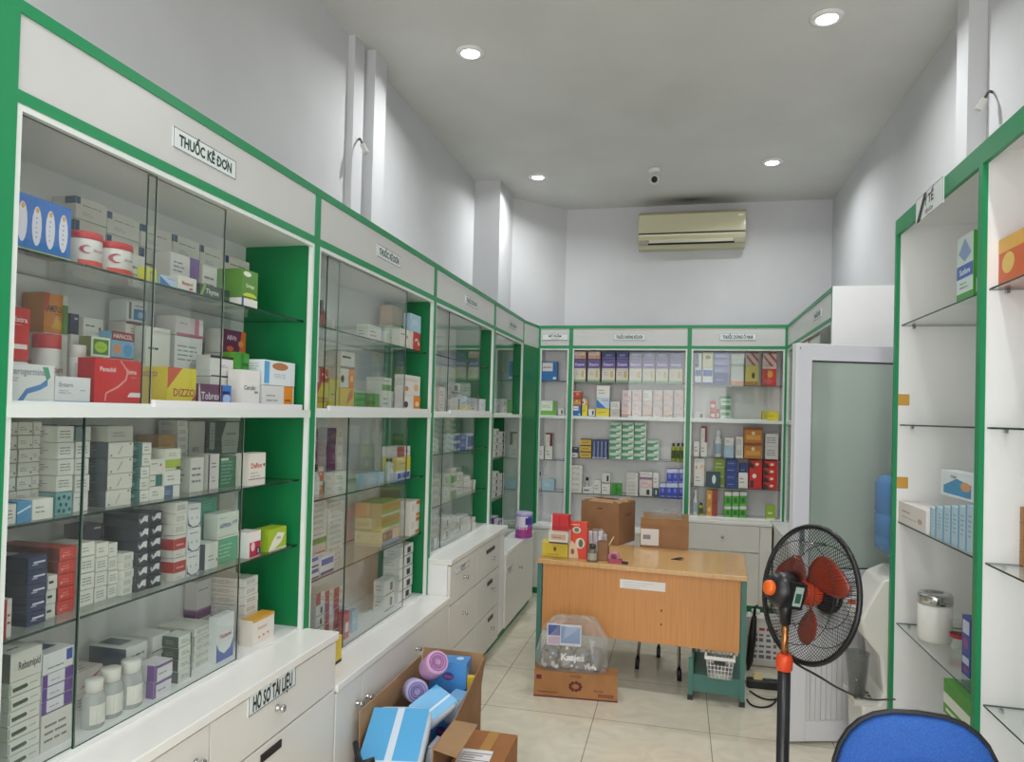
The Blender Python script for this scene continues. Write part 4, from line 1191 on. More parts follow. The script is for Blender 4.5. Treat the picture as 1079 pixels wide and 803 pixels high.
# --- nearest left cabinet, third shelf
s = lsh(1, 1.357, 'third shelf', 1.58, N1)
s.col(0, 18, .006, [('lines', 533)], .05)
s.col(18, 34, .006, [('skyblue', 529)], .05)
s.col(34, 57, .006, [('white', 527)], .05)
s.col(1, 17, .07, [('dot', 444, 7)], .10)
s.col(17, 33, .07, [('dot', 444, 7)], .10)
s.col(33, 50, .07, [('dot', 444, 7)], .10)
s.col(51, 58, .12, [('tealprint', 447, 5)], .08)
s.col(59, 77, .025, [('tealpat', 519), ('lines', 449, 4)], .10)
s.col(78, 94, .03, [('tall', 519), ('lines', 465, 3), ('tealgrey', 449)], .10)
s.col(112, 139, .02, [('wx', 517), ('wx', 466, 3), ('grey', 449)], .12)
s.col(148, 158, .025, [('wteal', 466, 5)], .10)
s.col(158, 172, .025, [('white', 513), ('tealend', 501), ('whitename', 484)], .07)
s.col(166, 184, .14, [('grey', 476, 4), ('ochre', 458)], .08)
s.col(173, 190, .02, [('bluelabel', 512), ('white', 496), ('lime', 473)], .08)
s.col(186, 197, .15, [('lines', 443, 9)], .07)
s.col(198, 215, .15, [('grey', 444)], .07)
s.col(200, 215, .05, [('lines', 483)], .07)
s.col(219, 231, .05, [('purpleleft', 479)], .07)
s.col(217, 253, .16, [('grey', 480, 1), ('blacklabel', 444)], .07)
s.col(232, 257, .05, [('greenlines', 482)], .07)
s.col(262, 280, .004, [('redtext', 478)], .05)
s.finish()
# --- nearest left cabinet, fourth shelf
s = lsh(1, 1.117, 'fourth shelf', 1.345, N1)
s.col(0, 13, .008, [('maroonwhite', 634)], .05)
s.col(1, 19, .10, [('grey', 586, 4)], .10)
s.col(28, 49, .03, [('navy', 588, 5)], .12)
s.col(49, 60, .04, [('dashbox', 607, 3)], .08)
s.col(61, 79, .045, [('red', 578, 5)], .18)
for a_, b_ in ((83, 99), (100, 113), (114, 128)):
    s.col(a_, b_, .05, [('lines', 588, 3), ('white', 573, 1)], .09)
s.col(129, 143, .035, [('lines', 584, 5)], .09)
s.col(88, 107, .145, [('grey', 573, 4), ('navysmall', 554)], .07)
s.col(108, 131, .15, [('grey', 566, 4), ('blackband', 553)], .07)
s.col(144, 156, .025, [('navyblob', 543, 6)], .11)
s.col(157, 170, .025, [('navyblob', 540, 6)], .11)
s.col(183, 196, .02, [('redband', 565, 2), ('lines', 530, 3)], .13)
s.col(197, 211, .02, [('arc', 532, 3)], .10)
s.col(216, 230, .025, [('darkleft', 574)], .06)
s.col(212, 228, .10, [('mint', 525, 4)], .08)
s.col(229, 256, .04, [('mint', 570), ('aspirin', 542)], .05)
s.col(230, 246, .15, [('grey', 520)], .07)
s.col(262, 275, .004, [('pinkpatch', 562)], .06)
s.col(283, 302, .004, [('limewhite', 559)], .06)
s.finish()
# --- nearest left cabinet, bottom board
s = lsh(1, HI + .006, 'bottom board', 1.10, N1)
s.col(7, 41, .03, [('greenbar', 722, 6), ('flatname', 691)], .11)
s.col(43, 76, .03, [('smallprint', 756), ('purplebands', 714, 3), ('bluesq', 692)], .11)
s.col(78, 108, .13, [('lines', 735), ('redswipe', 712)], .09)
s.col(89, 108, .006, [('pill_jar', 726)], .2, 'pill_jar')
s.col(106, 126, .012, [('pill_jar', 715)], .2, 'pill_jar')
s.col(128, 147, .006, [('pill_jar', 706)], .2, 'pill_jar')
s.col(131, 154, .085, [('lines', 706), ('navyend', 684)], .12)
s.col(162, 181, .008, [('purpletag', 702, 2)], .06)
s.col(160, 178, .08, [('blackmark', 672, 3)], .09)
s.col(188, 202, .02, [('darkend', 672, 4)], .09)
s.col(204, 226, .05, [('lines', 664, 5)], .13)
s.col(206, 223, .19, [('grey', 656, 3), ('purplefoot', 614)], .05)
s.col(228, 246, .02, [('swoosh', 652)], .03)
s.col(257, 271, .06, [('lines', 611, 7)], .16)
s.col(266, 289, .004, [('orangetop', 655)], .05)
s.finish()
# --- second left cabinet
s = lsh(2, 1.94, 'top shelf', 2.22, N2)
s.col(335, 341, .02, [('bottle_dark', 313)], .2, 'bottle_dark')
s.col(342, 348, .02, [('white', 325)], .04)
s.col(350, 355, .01, [('pinkband', 337)], .03)
s.col(388, 402, .05, [('white', 341)], .06)
s.col(405, 412, .03, [('tub_white', 342)], .2, 'tub_white')
s.col(412, 420, .05, [('tub_white', 342)], .2, 'tub_white')
s.col(408, 428, .14, [('white', 340), ('tan', 319)], .07)
s.col(421, 431, .01, [('whitename', 345)], .07)
s.col(432, 443, .004, [('redwhite', 348), ('paleblue', 329)], .08)
s.finish()
s = lsh(2, MT, 'middle ledge', 1.93, N2)
s.col(332, 346, .004, [('dizzo', 402), ('redwhite', 387)], .06)
s.col(347, 357, .02, [('yellow', 398)], .06)
s.col(334, 343, .10, [('wgreen', 372)], .05)
s.col(358, 373, .03, [('yelloworange', 408), ('worange', 387), ('wblackband', 369)], .08)
s.col(374, 401, .03, [('green', 413)], .07)
s.col(402, 412, .02, [('white', 411), ('wgreen', 397)], .08)
s.col(425, 443, .004, [('worange', 416), ('wpic', 394)], .10)
s.col(413, 423, .06, [('white', 412, 2)], .08)
s.finish()
s = lsh(2, 1.265, 'third shelf', 1.58, N2)
s.col(328, 334, .006, [('bottle_black', 491)], .2, 'bottle_black')
s.col(335, 341, .008, [('orange', 492, 2)], .05)
s.col(330, 341, .08, [('lines', 452, 6)], .09)
s.col(343, 353, .03, [('skyblue', 499), ('purple', 451, 5)], .09)
s.col(353, 360, .06, [('lines', 452, 6)], .09)
s.col(353, 366, .01, [('white', 498, 2)], .05)
s.col(388, 398, .03, [('paleblue', 500)], .06)
s.col(398, 405, .03, [('paleblue', 498)], .06)
s.col(408, 412, .01, [('tall_clear', 484)], .2, 'tall_clear')
s.col(418, 432, .02, [('blues3', 497), ('yellow', 482), ('maroonwhite', 471)], .08)
s.finish()
s = lsh(2, .955, 'fourth shelf', 1.25, N2)
s.col(325, 336, .004, [('bluefoot', 588, 2)], .06)
s.col(338, 352, .004, [('bluefoot', 588)], .05)
s.col(327, 343, .065, [('orange', 576), ('wgreen', 562), ('lines', 531, 5)], .09)
s.col(345, 362, .07, [('lines', 531, 11)], .10)
s.col(402, 421, .02, [('picture', 561), ('greenstripe', 546), ('greenstripe', 531)], .14)
s.col(432, 445, .004, [('orangespot', 529, 2)], .12)
s.finish()
s = lsh(2, LO + .006, 'bottom board', .94, N2)
o = bpy.data.objects.new('carton', carton_mesh('yellowbase', .105, .035, .105))
COL.objects.link(o)
o.location, o.rotation_euler = (-1.304, 2.535, LO + .0008), (0, 0, RZ)
tag(o, 'yellow carton with black foot standing outside the glass of the second left cabinet', 'carton')
s.col(332, 341, .06, [('blackmark', 640, 4), ('maroonwhite', 627)], .09)
s.col(342, 350, .06, [('maroonwhite', 624, 5)], .09)
s.col(351, 361, .06, [('maroonwhite', 621, 5)], .09)
s.col(363, 368, .02, [('redtall', 646)], .03)
s.col(371, 377, .03, [('paleblue', 645)], .03)
s.col(405, 415, .03, [('blackmark', 613, 2)], .06)
s.col(420, 434, .02, [('blackmark', 578, 5)], .09)
s.finish()
# --- third left cabinet
s = lsh(3, MT, 'middle ledge', 1.94, N3)
for a_, b_, sb_, t_, n_2 in ((452, 460, .01, 405, 2), (462, 469, .03, 407, 2), (470, 478, .05, 412, 2), (479, 486, .03, 415, 1), (487, 494, .05, 417, 1), (495, 503, .03, 419, 1), (471, 484, .13, 402, 3)):
    s.col(a_, b_, sb_, [(('blackmark', 'lines', 'white')[(a_ + n_2) % 3], t_, n_2)], .07)
s.col(504, 514, .004, [('navyfoot', 420)], .06)
s.finish()
s = lsh(3, 1.372, 'third shelf', 1.58, N3)
s.col(455, 462, .01, [('lines', 462, 3)], .07)
s.col(478, 485, .05, [('blues3', 457, 2)], .08)
s.col(486, 492, .05, [('lavender', 457, 2)], .08)
s.col(493, 499, .04, [('blues3', 457, 1)], .08)
s.finish()
s = lsh(3, 1.07, 'fourth shelf', 1.36, N3)
s.col(455, 463, .01, [('lines', 506, 3)], .07)
for a_, t_ in ((468, 500), (475, 494), (482, 499), (489, 503), (495, 507)):
    s.col(a_, a_ + 6, .04, [(('white', 'wgreen', 'lines')[a_ % 3], t_, 2)], .07)
s.finish()
s = lsh(3, HI + .006, 'bottom board', 1.05, N3)
s.col(453, 461, .006, [('bluelabel', 570)], .04)
s.col(453, 462, .07, [('lines', 540, 4)], .08)
for a_, t_ in ((467, 547), (474, 546), (481, 545), (487, 544)):
    s.col(a_, a_ + 6, .04, [('blackmark' if a_ % 2 else 'lines', t_, 2)], .08)
s.col(494, 501, .01, [('whitename', 548)], .06)
s.finish()
# --- fourth left cabinet
for z, zt, nm, rows in ((MT, 1.94, 'middle ledge', ((521, 527, 424, 2), (528, 534, 420, 2))), (1.27, 1.58, 'third shelf', ((520, 525, 452, 4), (526, 532, 455, 4))),
                        (.95, 1.25, 'fourth shelf', ((519, 525, 498, 4), (526, 531, 500, 3))), (LO + .006, .93, 'bottom board', ((520, 525, 546, 3), (526, 531, 549, 2)))):
    s = lsh(4, z, nm, zt, N4)
    for a_, b_, t_, n_2 in rows:
        s.col(a_, b_, .02, [('purpletag' if z < .7 else 'blackmark', t_, n_2)], .07)
    s.finish()


# --- back wall cabinets
def bsh(x0, x1, z, nm, ztop):
    return Shelf('B', YB + .03, z, x0 + .018, x1 - .018, .24, nm, ztop)


s = bsh(XB0, XB1, 1.93, 'top shelf of narrow corner cabinet', 2.21)
s.col(569, 587, .01, [('bluewhitebox', 381)], .08)
s.finish()
s = bsh(XB0, XB1, MT, 'middle ledge of narrow corner cabinet', 1.92)
s.col(567, 586, .01, [('greenwhitebox', 422)], .08)
s.col(588, 594, .02, [('blackmark', 430)], .05)
s.finish()
s = bsh(XB0, XB1, 1.20, 'third shelf of narrow corner cabinet', 1.58)
s.col(566, 573, .02, [('white', 470)], .07)
s.col(574, 582, .02, [('white', 470), ('maroonside', 456)], .07)
s.finish()
s = bsh(XB0, XB1, .91, 'fourth shelf of narrow corner cabinet', 1.19)
s.col(566, 570, .02, [('bottle_black', 497)], .2, 'bottle_black')
s.col(571, 584, .01, [('paleblue', 505)], .07)
s.finish()
NW = 'wide back cabinet'
s = bsh(XB1, XB2, 1.925, 'top shelf of ' + NW, 2.21)
for k, (a_, b_) in enumerate(((604, 617), (619, 632), (634, 648), (649, 662), (663, 676), (677, 690), (691, 704), (705, 719))):
    s.col(a_, b_, .006, [('powdercream', 379), ('powder' if k < 2 else 'powdernavy', 367)], .12)
s.finish()
s = bsh(XB1, XB2, MT, 'middle ledge of ' + NW, 1.915)
s.col(601, 612, .01, [('bluewhitebox', 427), ('orangebox', 419), ('redgold', 412)], .09)
s.col(613, 619, .03, [('yellow', 427), ('worange', 420)], .07)
s.col(620, 627, .01, [('blackmark', 431)], .05)
s.col(628, 642, .01, [('yellow', 430), ('bluediag', 419), ('white', 406)], .07)
s.col(643, 653, .02, [('grey', 431), ('lines', 423)], .07)
for k, a_ in enumerate((655, 666, 677, 688, 699, 710)):
    s.col(a_, a_ + 10, .02, [('palepink' if k % 2 else 'powder', 433), ('palepink', 422), ('palepink' if k != 2 else 'white', 411)], .10)
s.finish()
s = bsh(XB1, XB2, 1.23, 'third shelf of ' + NW, 1.58)
s.col(602, 609, .02, [('dashbox', 477), ('navysmall', 471)], .06)
s.col(611, 623, .02, [('yellowflat', 462, 3)], .09)
for a_ in (624, 628, 632, 636):
    s.col(a_, a_ + 4, .01, [('navytall', 463)], .09, gap=.0005)
for a_, t_, n_2 in ((642, 445, 6), (655, 445, 6), (668, 445, 6), (682, 464, 3)):
    s.col(a_, a_ + 12.5, .01, [('stripegreen', t_, n_2)], .12)
for a_ in (707, 712, 717):
    s.col(a_, a_ + 5, .02, [('bottle_lime', 467)], .2, 'bottle_lime')
s.finish()
s = bsh(XB1, XB2, .905, 'fourth shelf of ' + NW, 1.22)
s.col(600, 613, .02, [('lines', 490, 5)], .10)
s.col(614, 625, .01, [('dashbox', 513, 1)], .05)
s.col(616, 621, .08, [('bottle_black', 503)], .2, 'bottle_black')
s.col(625, 633, .04, [('white', 506)], .06)
s.col(634, 643, .02, [('white', 509), ('blackmark', 498)], .07)
s.col(644, 655, .01, [('green', 509)], .06)
s.col(660, 672, .02, [('lines', 498, 6)], .10)
s.col(674, 687, .01, [('blackmark', 513), ('palepink', 505), ('purplefoot', 497)], .09)
s.col(688, 694, .02, [('tealpack', 514), ('white', 498)], .08)
for a_ in (695, 702, 708, 715):
    s.col(a_, a_ + 6.3, .006, [('bluepack', 509)] + ([('bluepack', 494)] if a_ > 700 else []), .09)
s.finish()
NR = 'right back cabinet'
s = bsh(XB2, XB3, 1.915, 'top shelf of ' + NR, 2.21)
s.col(732, 739, .02, [('bluefoot', 387), ('bluelabel', 372)], .10)
s.col(740, 751, .02, [('bluefoot', 387), ('creamgreen', 371)], .10)
s.col(752, 768, .01, [('bluedeep', 394), ('lavender', 371, 3)], .10)
s.col(770, 784, .01, [('orangefoot', 386), ('greypack', 373)], .10)
s.col(785, 799, .02, [('yellowspot', 385), ('redstripe', 370)], .10)
s.col(803, 818, .01, [('redgold', 386), ('redstripe', 370)], .10)
s.finish()
s = bsh(XB2, XB3, MT, 'middle ledge of ' + NR, 1.90)
s.col(731, 743, .02, [('blackmark', 434)], .06)
s.col(748, 754, .01, [('redtall', 422, 2)], .05)
s.col(755, 758, .03, [('redtall', 431)], .04)
s.col(759, 770, .01, [('greentall', 427), ('greentall', 417)], .06)
s.col(803, 820, .01, [('yellow', 433)], .08)
s.finish()
s = bsh(XB2, XB3, 1.28, 'third shelf of ' + NR, 1.58)
s.col(731, 737, .01, [('white', 465)], .05)
s.col(738, 745, .01, [('white', 466), ('maroonside', 449)], .06)
s.col(752, 761, .02, [('bottle_white', 453)], .2, 'bottle_white')
s.col(763, 773, .01, [('paleblue', 469), ('white', 461)], .06)
s.col(775, 783, .01, [('lines', 460, 2)], .07)
s.col(784, 803, .01, [('orangebox', 450, 2)], .12)
s.col(806, 820, .02, [('lines', 457, 2)], .10)
s.finish()
s = bsh(XB2, XB3, 1.02, 'fourth shelf of ' + NR, 1.27)
s.col(731, 742, .02, [('white', 497), ('wpic', 482)], .07)
s.col(744, 759, .01, [('tealpack', 497)], .06)
s.col(752, 763, .08, [('limepack', 480, 3)], .08)
s.col(765, 777, .02, [('bluedeep', 480, 4)], .09)
s.col(778, 788, .01, [('white', 498)], .05)
s.col(779, 787, .07, [('bluedeep', 488, 2)], .06)
s.col(789, 803, .02, [('redface', 493), ('redblack', 480)], .10)
s.col(804, 819, .01, [('redblack', 481, 4)], .10)
s.finish()
s = bsh(XB2, XB3, .755 + .006, 'bottom board of ' + NR, 1.01)
s.col(730, 735, .02, [('bottle_white', 516)], .2, 'bottle_white')
s.col(736, 741, .02, [('bottle_lime', 530)], .2, 'bottle_lime')
s.col(744, 756, .02, [('sweet', 530), ('sweet', 516)], .08)
for a_ in (763, 771, 779):
    s.col(a_, a_ + 7.5, .02, [('greenpack', 533), ('greenpack', 518)], .08)
s.col(807, 817, .01, [('limepack', 532)], .06)
s.finish()
s = Shelf('R', XR + .03, 1.9, -6.34, -4.6, .3, 'top shelf of right wall cabinet', 2.21)
s.col(831, 843, .02, [('redgold', 388, 1), ('redgold', 374)], .12)
s.finish()
s = Shelf('R', XR + .03, MT, -6.34, -4.6, .3, 'middle ledge of right wall cabinet', 1.88)
s.col(831, 837, .02, [('yellow', 434)], .1)
s.finish()
# ------------------------------------------------------------------ open rack on the right
YR = 3.475
RT = 2.535
t = thing('open_shelf_rack', 'open white rack with green edges and glass shelves at right', 'shelf', (.95, YR, 0), -RZ)
BW = .915
for name_, x0, x1 in (('end_panel', 0, .018), ('divider_panel', BW, BW + .018), ('end_panel', 2 * BW, 2 * BW + .018)):
    part(name_, t, (x0, x1, .004, .405, 0, RT - .004, WHITE))
part('back_panel', t, (.018, 2 * BW, .395, .405, .05, RT - .004, WHITE))
part('top_panel', t, (.018, 2 * BW, .004, .395, RT - .03, RT - .005, WHITE))
part('plinth', t, (.018, 2 * BW, .02, .395, .0, .08, WHITE))
mb = MB()
mb.box(-.006, 2 * BW + .02, -.012, .004, RT - .07, RT, GREEN)
for x0, x1 in ((-.006, .02), (BW - .012, BW + .022), (2 * BW - .006, 2 * BW + .02)):
    mb.box(x0, x1, -.012, .004, 0, RT - .07, GREEN)
mb.build('green_edging', t)
for b0, b1 in ((.019, BW - .001), (BW + .019, 2 * BW - .001)):
    for z in (2.06, 1.615, 1.183, .733, .30):
        MB().box(b0, b1, .012, .394, z - .006, z, GLASS, edge=EDGE, edge_axes='xy').build('glass_shelf', t)
        mb = MB()
        for xx in (b0 + .01, b1 - .01):
            for yy in (.06, .33):
                mb.box(xx - .008, xx + .008, yy - .005, yy + .005, z - .018, z - .0065, CHROME)
        mb.build('shelf_support', t)
sg = sign(t, .44, RT - .045, .31, .10, 'Y TẾ', -.012, ink=BLACK, sub='TIỆN ÍCH', name='sign_plate')
MB().add([(.30, -.0165, RT - .094), (.34, -.0165, RT - .094), (.42, -.0165, RT + .003), (.385, -.0165, RT + .003)], [(0, 1, 2, 3)], BLACK).build('slanted_mark', sg)
for zz, yy in ((1.73, 3.455), (1.36, 3.455)):
    MB().box(.0185, .0195, .002, .05, zz - .03, zz + .02, mat('c99a3f', .6)).build('masking_tape', t)


def rsh(z, nm, zt, bay=0):
    x0 = -YR + .02 + bay * BW
    return Shelf('R', .957, z, x0, x0 + BW - .03, .36, nm, zt)


s = rsh(2.06, 'top shelf of open rack', 2.45)
s.col(1008, 1025, .03, [('detergent', 253)], .10)
s.finish()
s = rsh(1.183, 'third shelf of open rack', 1.6)
s.col(946, 976, .006, [('whitepink', 527)], .10)
for k in range(6):
    s.col(977 + k * 8, 985 + k * 8, .02, [('slimblue', 533 - k * .3)], .12, gap=.0008)
s.finish()
zt_ = s.maxz - .004
A_ = hit(988, 520, 'x', 1.0)
B_ = hit(1024, 520, 'x', 1.0)
wq = A_.y - B_.y
o = bpy.data.objects.new('carton', carton_mesh('medpicture', wq, .06, hit(990, 497, 'x', 1.0).z - zt_))
COL.objects.link(o)
o.location, o.rotation_euler = (1.04, (A_.y + B_.y) / 2, zt_ + .008), (0, 0, -RZ)
tag(o, 'white carton with blue picture, lying on top of the slim blue cartons', 'carton')
s = rsh(.733, 'fourth shelf of open rack', 1.17)
s.col(1013, 1022, .05, [('bluegreen2', 686), ('bluegreen2', 646)], .06)
s.finish()
s = rsh(.30, 'fifth shelf of open rack', .72)
s.col(993, 1022, .05, [('palepink', 748), ('greenwhite2', 712)], .12)
s.finish()
s = rsh(2.06, 'top shelf, near rack bay', 2.45, 1)
s.col(1050, 1079, .03, [('orangefruit', 255)], .14)
s.finish()
s = rsh(1.183, 'third shelf, near rack bay', 1.6, 1)
s.col(1063, 1078, .10, [('brownsmall', 562), ('brownsmall', 530)], .12)
s.finish()
# white canister with a chrome lid, small glass beside it
Pj = hit(979, 676, 'x', 1.02)
t = thing('canister', 'white round canister with chrome lid on the open rack', 'canister', (1.04, Pj.y, .7337))
MB().lathe([(.058, 0), (.063, .01), (.063, .145), (.058, .152)], mat('ecebe7', .25), 28).build('body', t)
MB().lathe([(.0585, .152), (.064, .155), (.064, .188), (.058, .195), (.04, .195), (.038, .188), (.001, .188)], CHROME, 28).build('lid', t)
Pj = hit(1003, 680, 'x', 1.08)
t = thing('drinking_glass', 'small clear glass with red band beside the canister', 'glass', (1.10, Pj.y - .02, .7337))
MB().lathe([(.001, .004), (.03, .004), (.033, .11), (.031, .11), (.028, .008), (.001, .008)], GLASS, 20).build('bowl', t)
MB().lathe([(.0337, .045), (.0342, .06), (.0337, .06), (.0334, .045)], mat('b32a3a', .4), 20).build('red_band', t)

# ------------------------------------------------------------------ glazed aluminium door standing open into the room
ALU = mat('dcdde4', .35)
hx, hy = .572, 3.775
dv = Vector((1.35 - hx, 4.03 - hy, 0))
ang = math.atan2(dv.y, dv.x)
t = thing('aluminium_door', 'open white-framed door with frosted glass and ribbed lower panel', 'door', (hx, hy, .012), ang)
DW, DH = dv.length, 2.0
part('frame', t, (0, .085, 0, .045, 0, DH, ALU), (DW - .085, DW, 0, .045, 0, DH, ALU), (.085, DW - .085, 0, .045, DH - .085, DH, ALU), (.085, DW - .085, 0, .045, .80, .86, ALU), (.085, DW - .085, 0, .045, 0, .10, ALU), bevel=.003)
fm = bpy.data.materials.new('frosted_glass')
fm.use_nodes = True
b_ = fm.node_tree.nodes['Principled BSDF']
b_.inputs['Base Color'].default_value = lin('d6e6dc')
b_.inputs['Roughness'].default_value = .42
b_.inputs['Transmission Weight'].default_value = .55
b_.inputs['IOR'].default_value = 1.12
part('frosted_pane', t, (.0855, DW - .0855, .018, .026, .8605, DH - .0855, fm))
part('glazing_gasket', t, (.0855, .092, .012, .018, .8605, DH - .0855, mat('3a3f40', .6)), (.092, DW - .092, .012, .018, DH - .092, DH - .0855, mat('3a3f40', .6)), (.092, DW - .092, .012, .018, .8605, .866, mat('3a3f40', .6)))
mb = MB()
k = .0855
while k < DW - .0855:
    e = min(k + .028, DW - .0855)
    mb.box(k, e - .004, .012, .03, .1005, .7995, mat('d6d7da', .4))
    mb.box(e - .004, e, .018, .03, .1005, .7995, mat('d6d7da', .4))
    k = e
mb.build('ribbed_panel', t)
mb = MB()
mb.box(.030, .055, -.010, 0, .93, 1.07, CHROME)
mb.tube([(.042, -.008, 1.0), (.042, -.05, 1.0), (.10, -.055, 1.0), (.14, -.05, .995)], .009, CHROME, 10)
mb.build('handle', t)
MB().tube([(.02, -.002, DH - .02), (.02, -.002, DH - .03)], .003, CHROME).build('screw', t)

# ------------------------------------------------------------------ water cooler
CW = mat('dddbd4', .3)
t = thing('water_cooler', 'white water cooler with grey drip bay beside the glazed door', 'water cooler', (1.01, 3.635, 0))
prof = [(-.16, 0), (-.17, .22), (-.17, .33), (-.11, .338), (-.085, .40), (-.10, .56), (-.165, .64), (-.185, .72), (-.16, .78), (-.10, .90), (-.03, .935)]
rings = [[(x, -.14, z), (.16 if z < .85 else .16 - (z - .84) * .4, -.14, z), (.16 if z < .85 else .16 - (z - .84) * .4, .14, z), (x, .14, z)] for x, z in prof]
mb = MB()
mb.loft(rings, CW, smooth=False)
mb.build('body', t, bevel=.012)
part('drip_tray', t, (-.20, -.10, -.11, .11, .315, .345, mat('c9c6bc', .4)), bevel=.006)
mb = MB()
for i in range(4):
    for j in range(5):
        mb.box(-.192 + i * .022, -.178 + i * .022, -.09 + j * .04, -.066 + j * .04, .3455, .347, mat('45443e', .5))
mb.build('tray_grille', t)
for y, cc in ((-.06, 'b8332c'), (.06, '2d5fb0')):
    mb = MB()
    mb.tube([(-.14, y, .76), (-.20, y, .765), (-.215, y, .74)], .013, mat('d9d8d4', .3), 10)
    mb.box(-.222, -.190, y - .010, y + .010, .775, .790, mat(cc, .4))
    mb.build('tap', t)
t = thing('plastic_cup', 'clear grey plastic cup standing in the cooler bay', 'cup', (.838, 3.60, .349))
MB().lathe([(.04, 0), (.052, .19), (.056, .195), (.052, .195), (.048, .19), (.037, .006), (.001, .006)], glass('smoky_plastic', (.55, .57, .56), 1, .12), 22).build('cup', t)
t = thing('water_bottle', 'blue water bottle upside down on the water cooler', 'water bottle', (1.045, 3.635, .937))
bm = bpy.data.materials.new('blue_bottle')
bm.use_nodes = True
b_ = bm.node_tree.nodes['Principled BSDF']
b_.inputs['Base Color'].default_value = lin('6a9ad0')
b_.inputs['Roughness'].default_value = .12
b_.inputs['Transmission Weight'].default_value = .35
MB().lathe([(.03, 0), (.032, .03), (.07, .055), (.128, .10), (.132, .14), (.126, .15), (.132, .16), (.132, .25), (.126, .26), (.132, .27), (.132, .40), (.11, .435), (.001, .44)], bm, 32).build('body', t)

if STOCK.v:
    o = STOCK.build('carton_stock')
    o['kind'] = 'stuff'
    tag(o, 'smaller medicine cartons filling the shelves behind and between the larger ones', 'cartons')

# ------------------------------------------------------------------ desk
WOODTOP = mat('d2a872', .17, kind='wood')
WOODPAN = mat('d39458', .4, kind='wood')
TEAL = mat('47786f', .4)
DA = -.066
t = thing('desk', 'wooden office desk with teal metal frame in the middle', 'desk', (-.215, 4.20, 0), DA)
DWD, DD, DHT = 1.225, .70, .735
part('tabletop', t, (-DWD / 2, DWD / 2, 0, DD, DHT - .028, DHT, WOODTOP), bevel=.004)
mp_ = part('modesty_panel', t, (-DWD / 2 + .035, DWD / 2 - .035, .028, .046, .295, DHT - .0285, WOODPAN))
mb = MB()
PX0, PZ = -.105, .655
mb.box(PX0 - .0, PX0 + .265, .0262, .028, .600, .652, mat('eceae8', .6))
for q in range(3):
    mb.box(PX0 + .02, PX0 + .2 - q * .04, .0258, .0262, .636 - q * .014, .639 - q * .014, mat('cfcfd2', .6))
mb.build('taped_note', mp_)
mb = MB()
for z in (.41, .49):
    mb.lathe([(.006, 0), (.006, .003), (.001, .004)], mat('6a4a2a', .5), 10, M=rotm((.14, .028, z), rx=PI / 2))
mb.build('screw_cap', mp_)
for sx in (-1, 1):
    for y in (.015, DD - .045):
        mb = MB()
        x = sx * (DWD / 2 - .016)
        mb.box(x - .014, x + .014, y, y + .03, .03, DHT - .0285, TEAL)
        mb.box(x - .016, x + .016, y - .002, y + .032, 0, .03, BLACK)
        mb.build('leg', t)
    x = sx * (DWD / 2 - .016)
    part('side_rail', t, (x - .012, x + .012, .045, DD - .045, .60, .64, TEAL), (x - .012, x + .012, .045, DD - .045, .10, .14, TEAL))
sh = part('under_shelf', t, (.315, DWD / 2 - .03, .03, .44, .135, .147, TEAL), (.315, DWD / 2 - .03, .03, .042, .05, .135, TEAL), (.315, .327, .042, .44, .05, .26, TEAL))
MB().box(.300, .326, .018, .046, .0, .235, TEAL).box(.298, .328, .016, .048, 0, .03, BLACK).build('shelf_post', t)
# basket of white lattice
t = thing('plastic_basket', 'white lattice plastic basket on the desk shelf', 'basket', (.262, 4.245, .148), DA)
mb = MB()
PW = mat('e8e8e6', .4)


def lattice(mb, p00, p10, p01, p11, nu, nv, r=.0028):
    p00, p10, p01, p11 = map(Vector, (p00, p10, p01, p11))
    for i in range(nu + 1):
        u = i / nu
        mb.tube([p00.lerp(p10, u), p01.lerp(p11, u)], r, PW, 5)
    for j in range(nv + 1):
        v = j / nv
        mb.tube([p00.lerp(p01, v), p10.lerp(p11, v)], r, PW, 5)


bx, by, tx, ty, hh = .062, .085, .075, .105, .125
lattice(mb, (-bx, -by, .004), (bx, -by, .004), (-tx, -ty, hh), (tx, -ty, hh), 7, 5)
lattice(mb, (-bx, by, .004), (bx, by, .004), (-tx, ty, hh), (tx, ty, hh), 7, 5)
lattice(mb, (-bx, -by, .004), (-bx, by, .004), (-tx, -ty, hh), (-tx, ty, hh), 9, 5)
lattice(mb, (bx, -by, .004), (bx, by, .004), (tx, -ty, hh), (tx, ty, hh), 9, 5)
lattice(mb, (-bx, -by, .004), (bx, -by, .004), (-bx, by, .004), (bx, by, .004), 6, 8)
mb.build('lattice_body', t)
mb = MB()
for q in ((-tx - .008, tx + .008, -ty - .008, -ty + .002), (-tx - .008, tx + .008, ty - .002, ty + .008), (-tx - .008, -tx + .002, -ty, ty), (tx - .002, tx + .008, -ty, ty)):
    mb.box(q[0], q[1], q[2], q[3], hh - .012, hh + .006, PW)
mb.build('rim', t)
MB().box(-.032, .032, -ty - .0095, -ty - .0075, hh - .035, hh - .014, mat('2a2a2c', .5)).build('handle_hole', t)

# stool behind the desk (its chrome feet show below the panel)
t = thing('stool', 'chrome-legged stool tucked behind the desk', 'stool', (-.03, 4.68, 0), -.45)
MB().rbox(-.17, .17, -.17, .17, .44, .48, .05, BLACK).build('seat', t)
for sx in (-1, 1):
    for sy in (-1, 1):
        mb = MB()
        mb.tube([(sx * .12, sy * .12, .44), (sx * .145, sy * .145, .05)], .010, CHROME, 10)
        mb.tube([(sx * .144, sy * .144, .07), (sx * .147, sy * .147, 0)], .014, BLACK, 10)
        mb.build('leg', t)


def deskz(px, py):
    return hit(px, py, 'z', DHT)


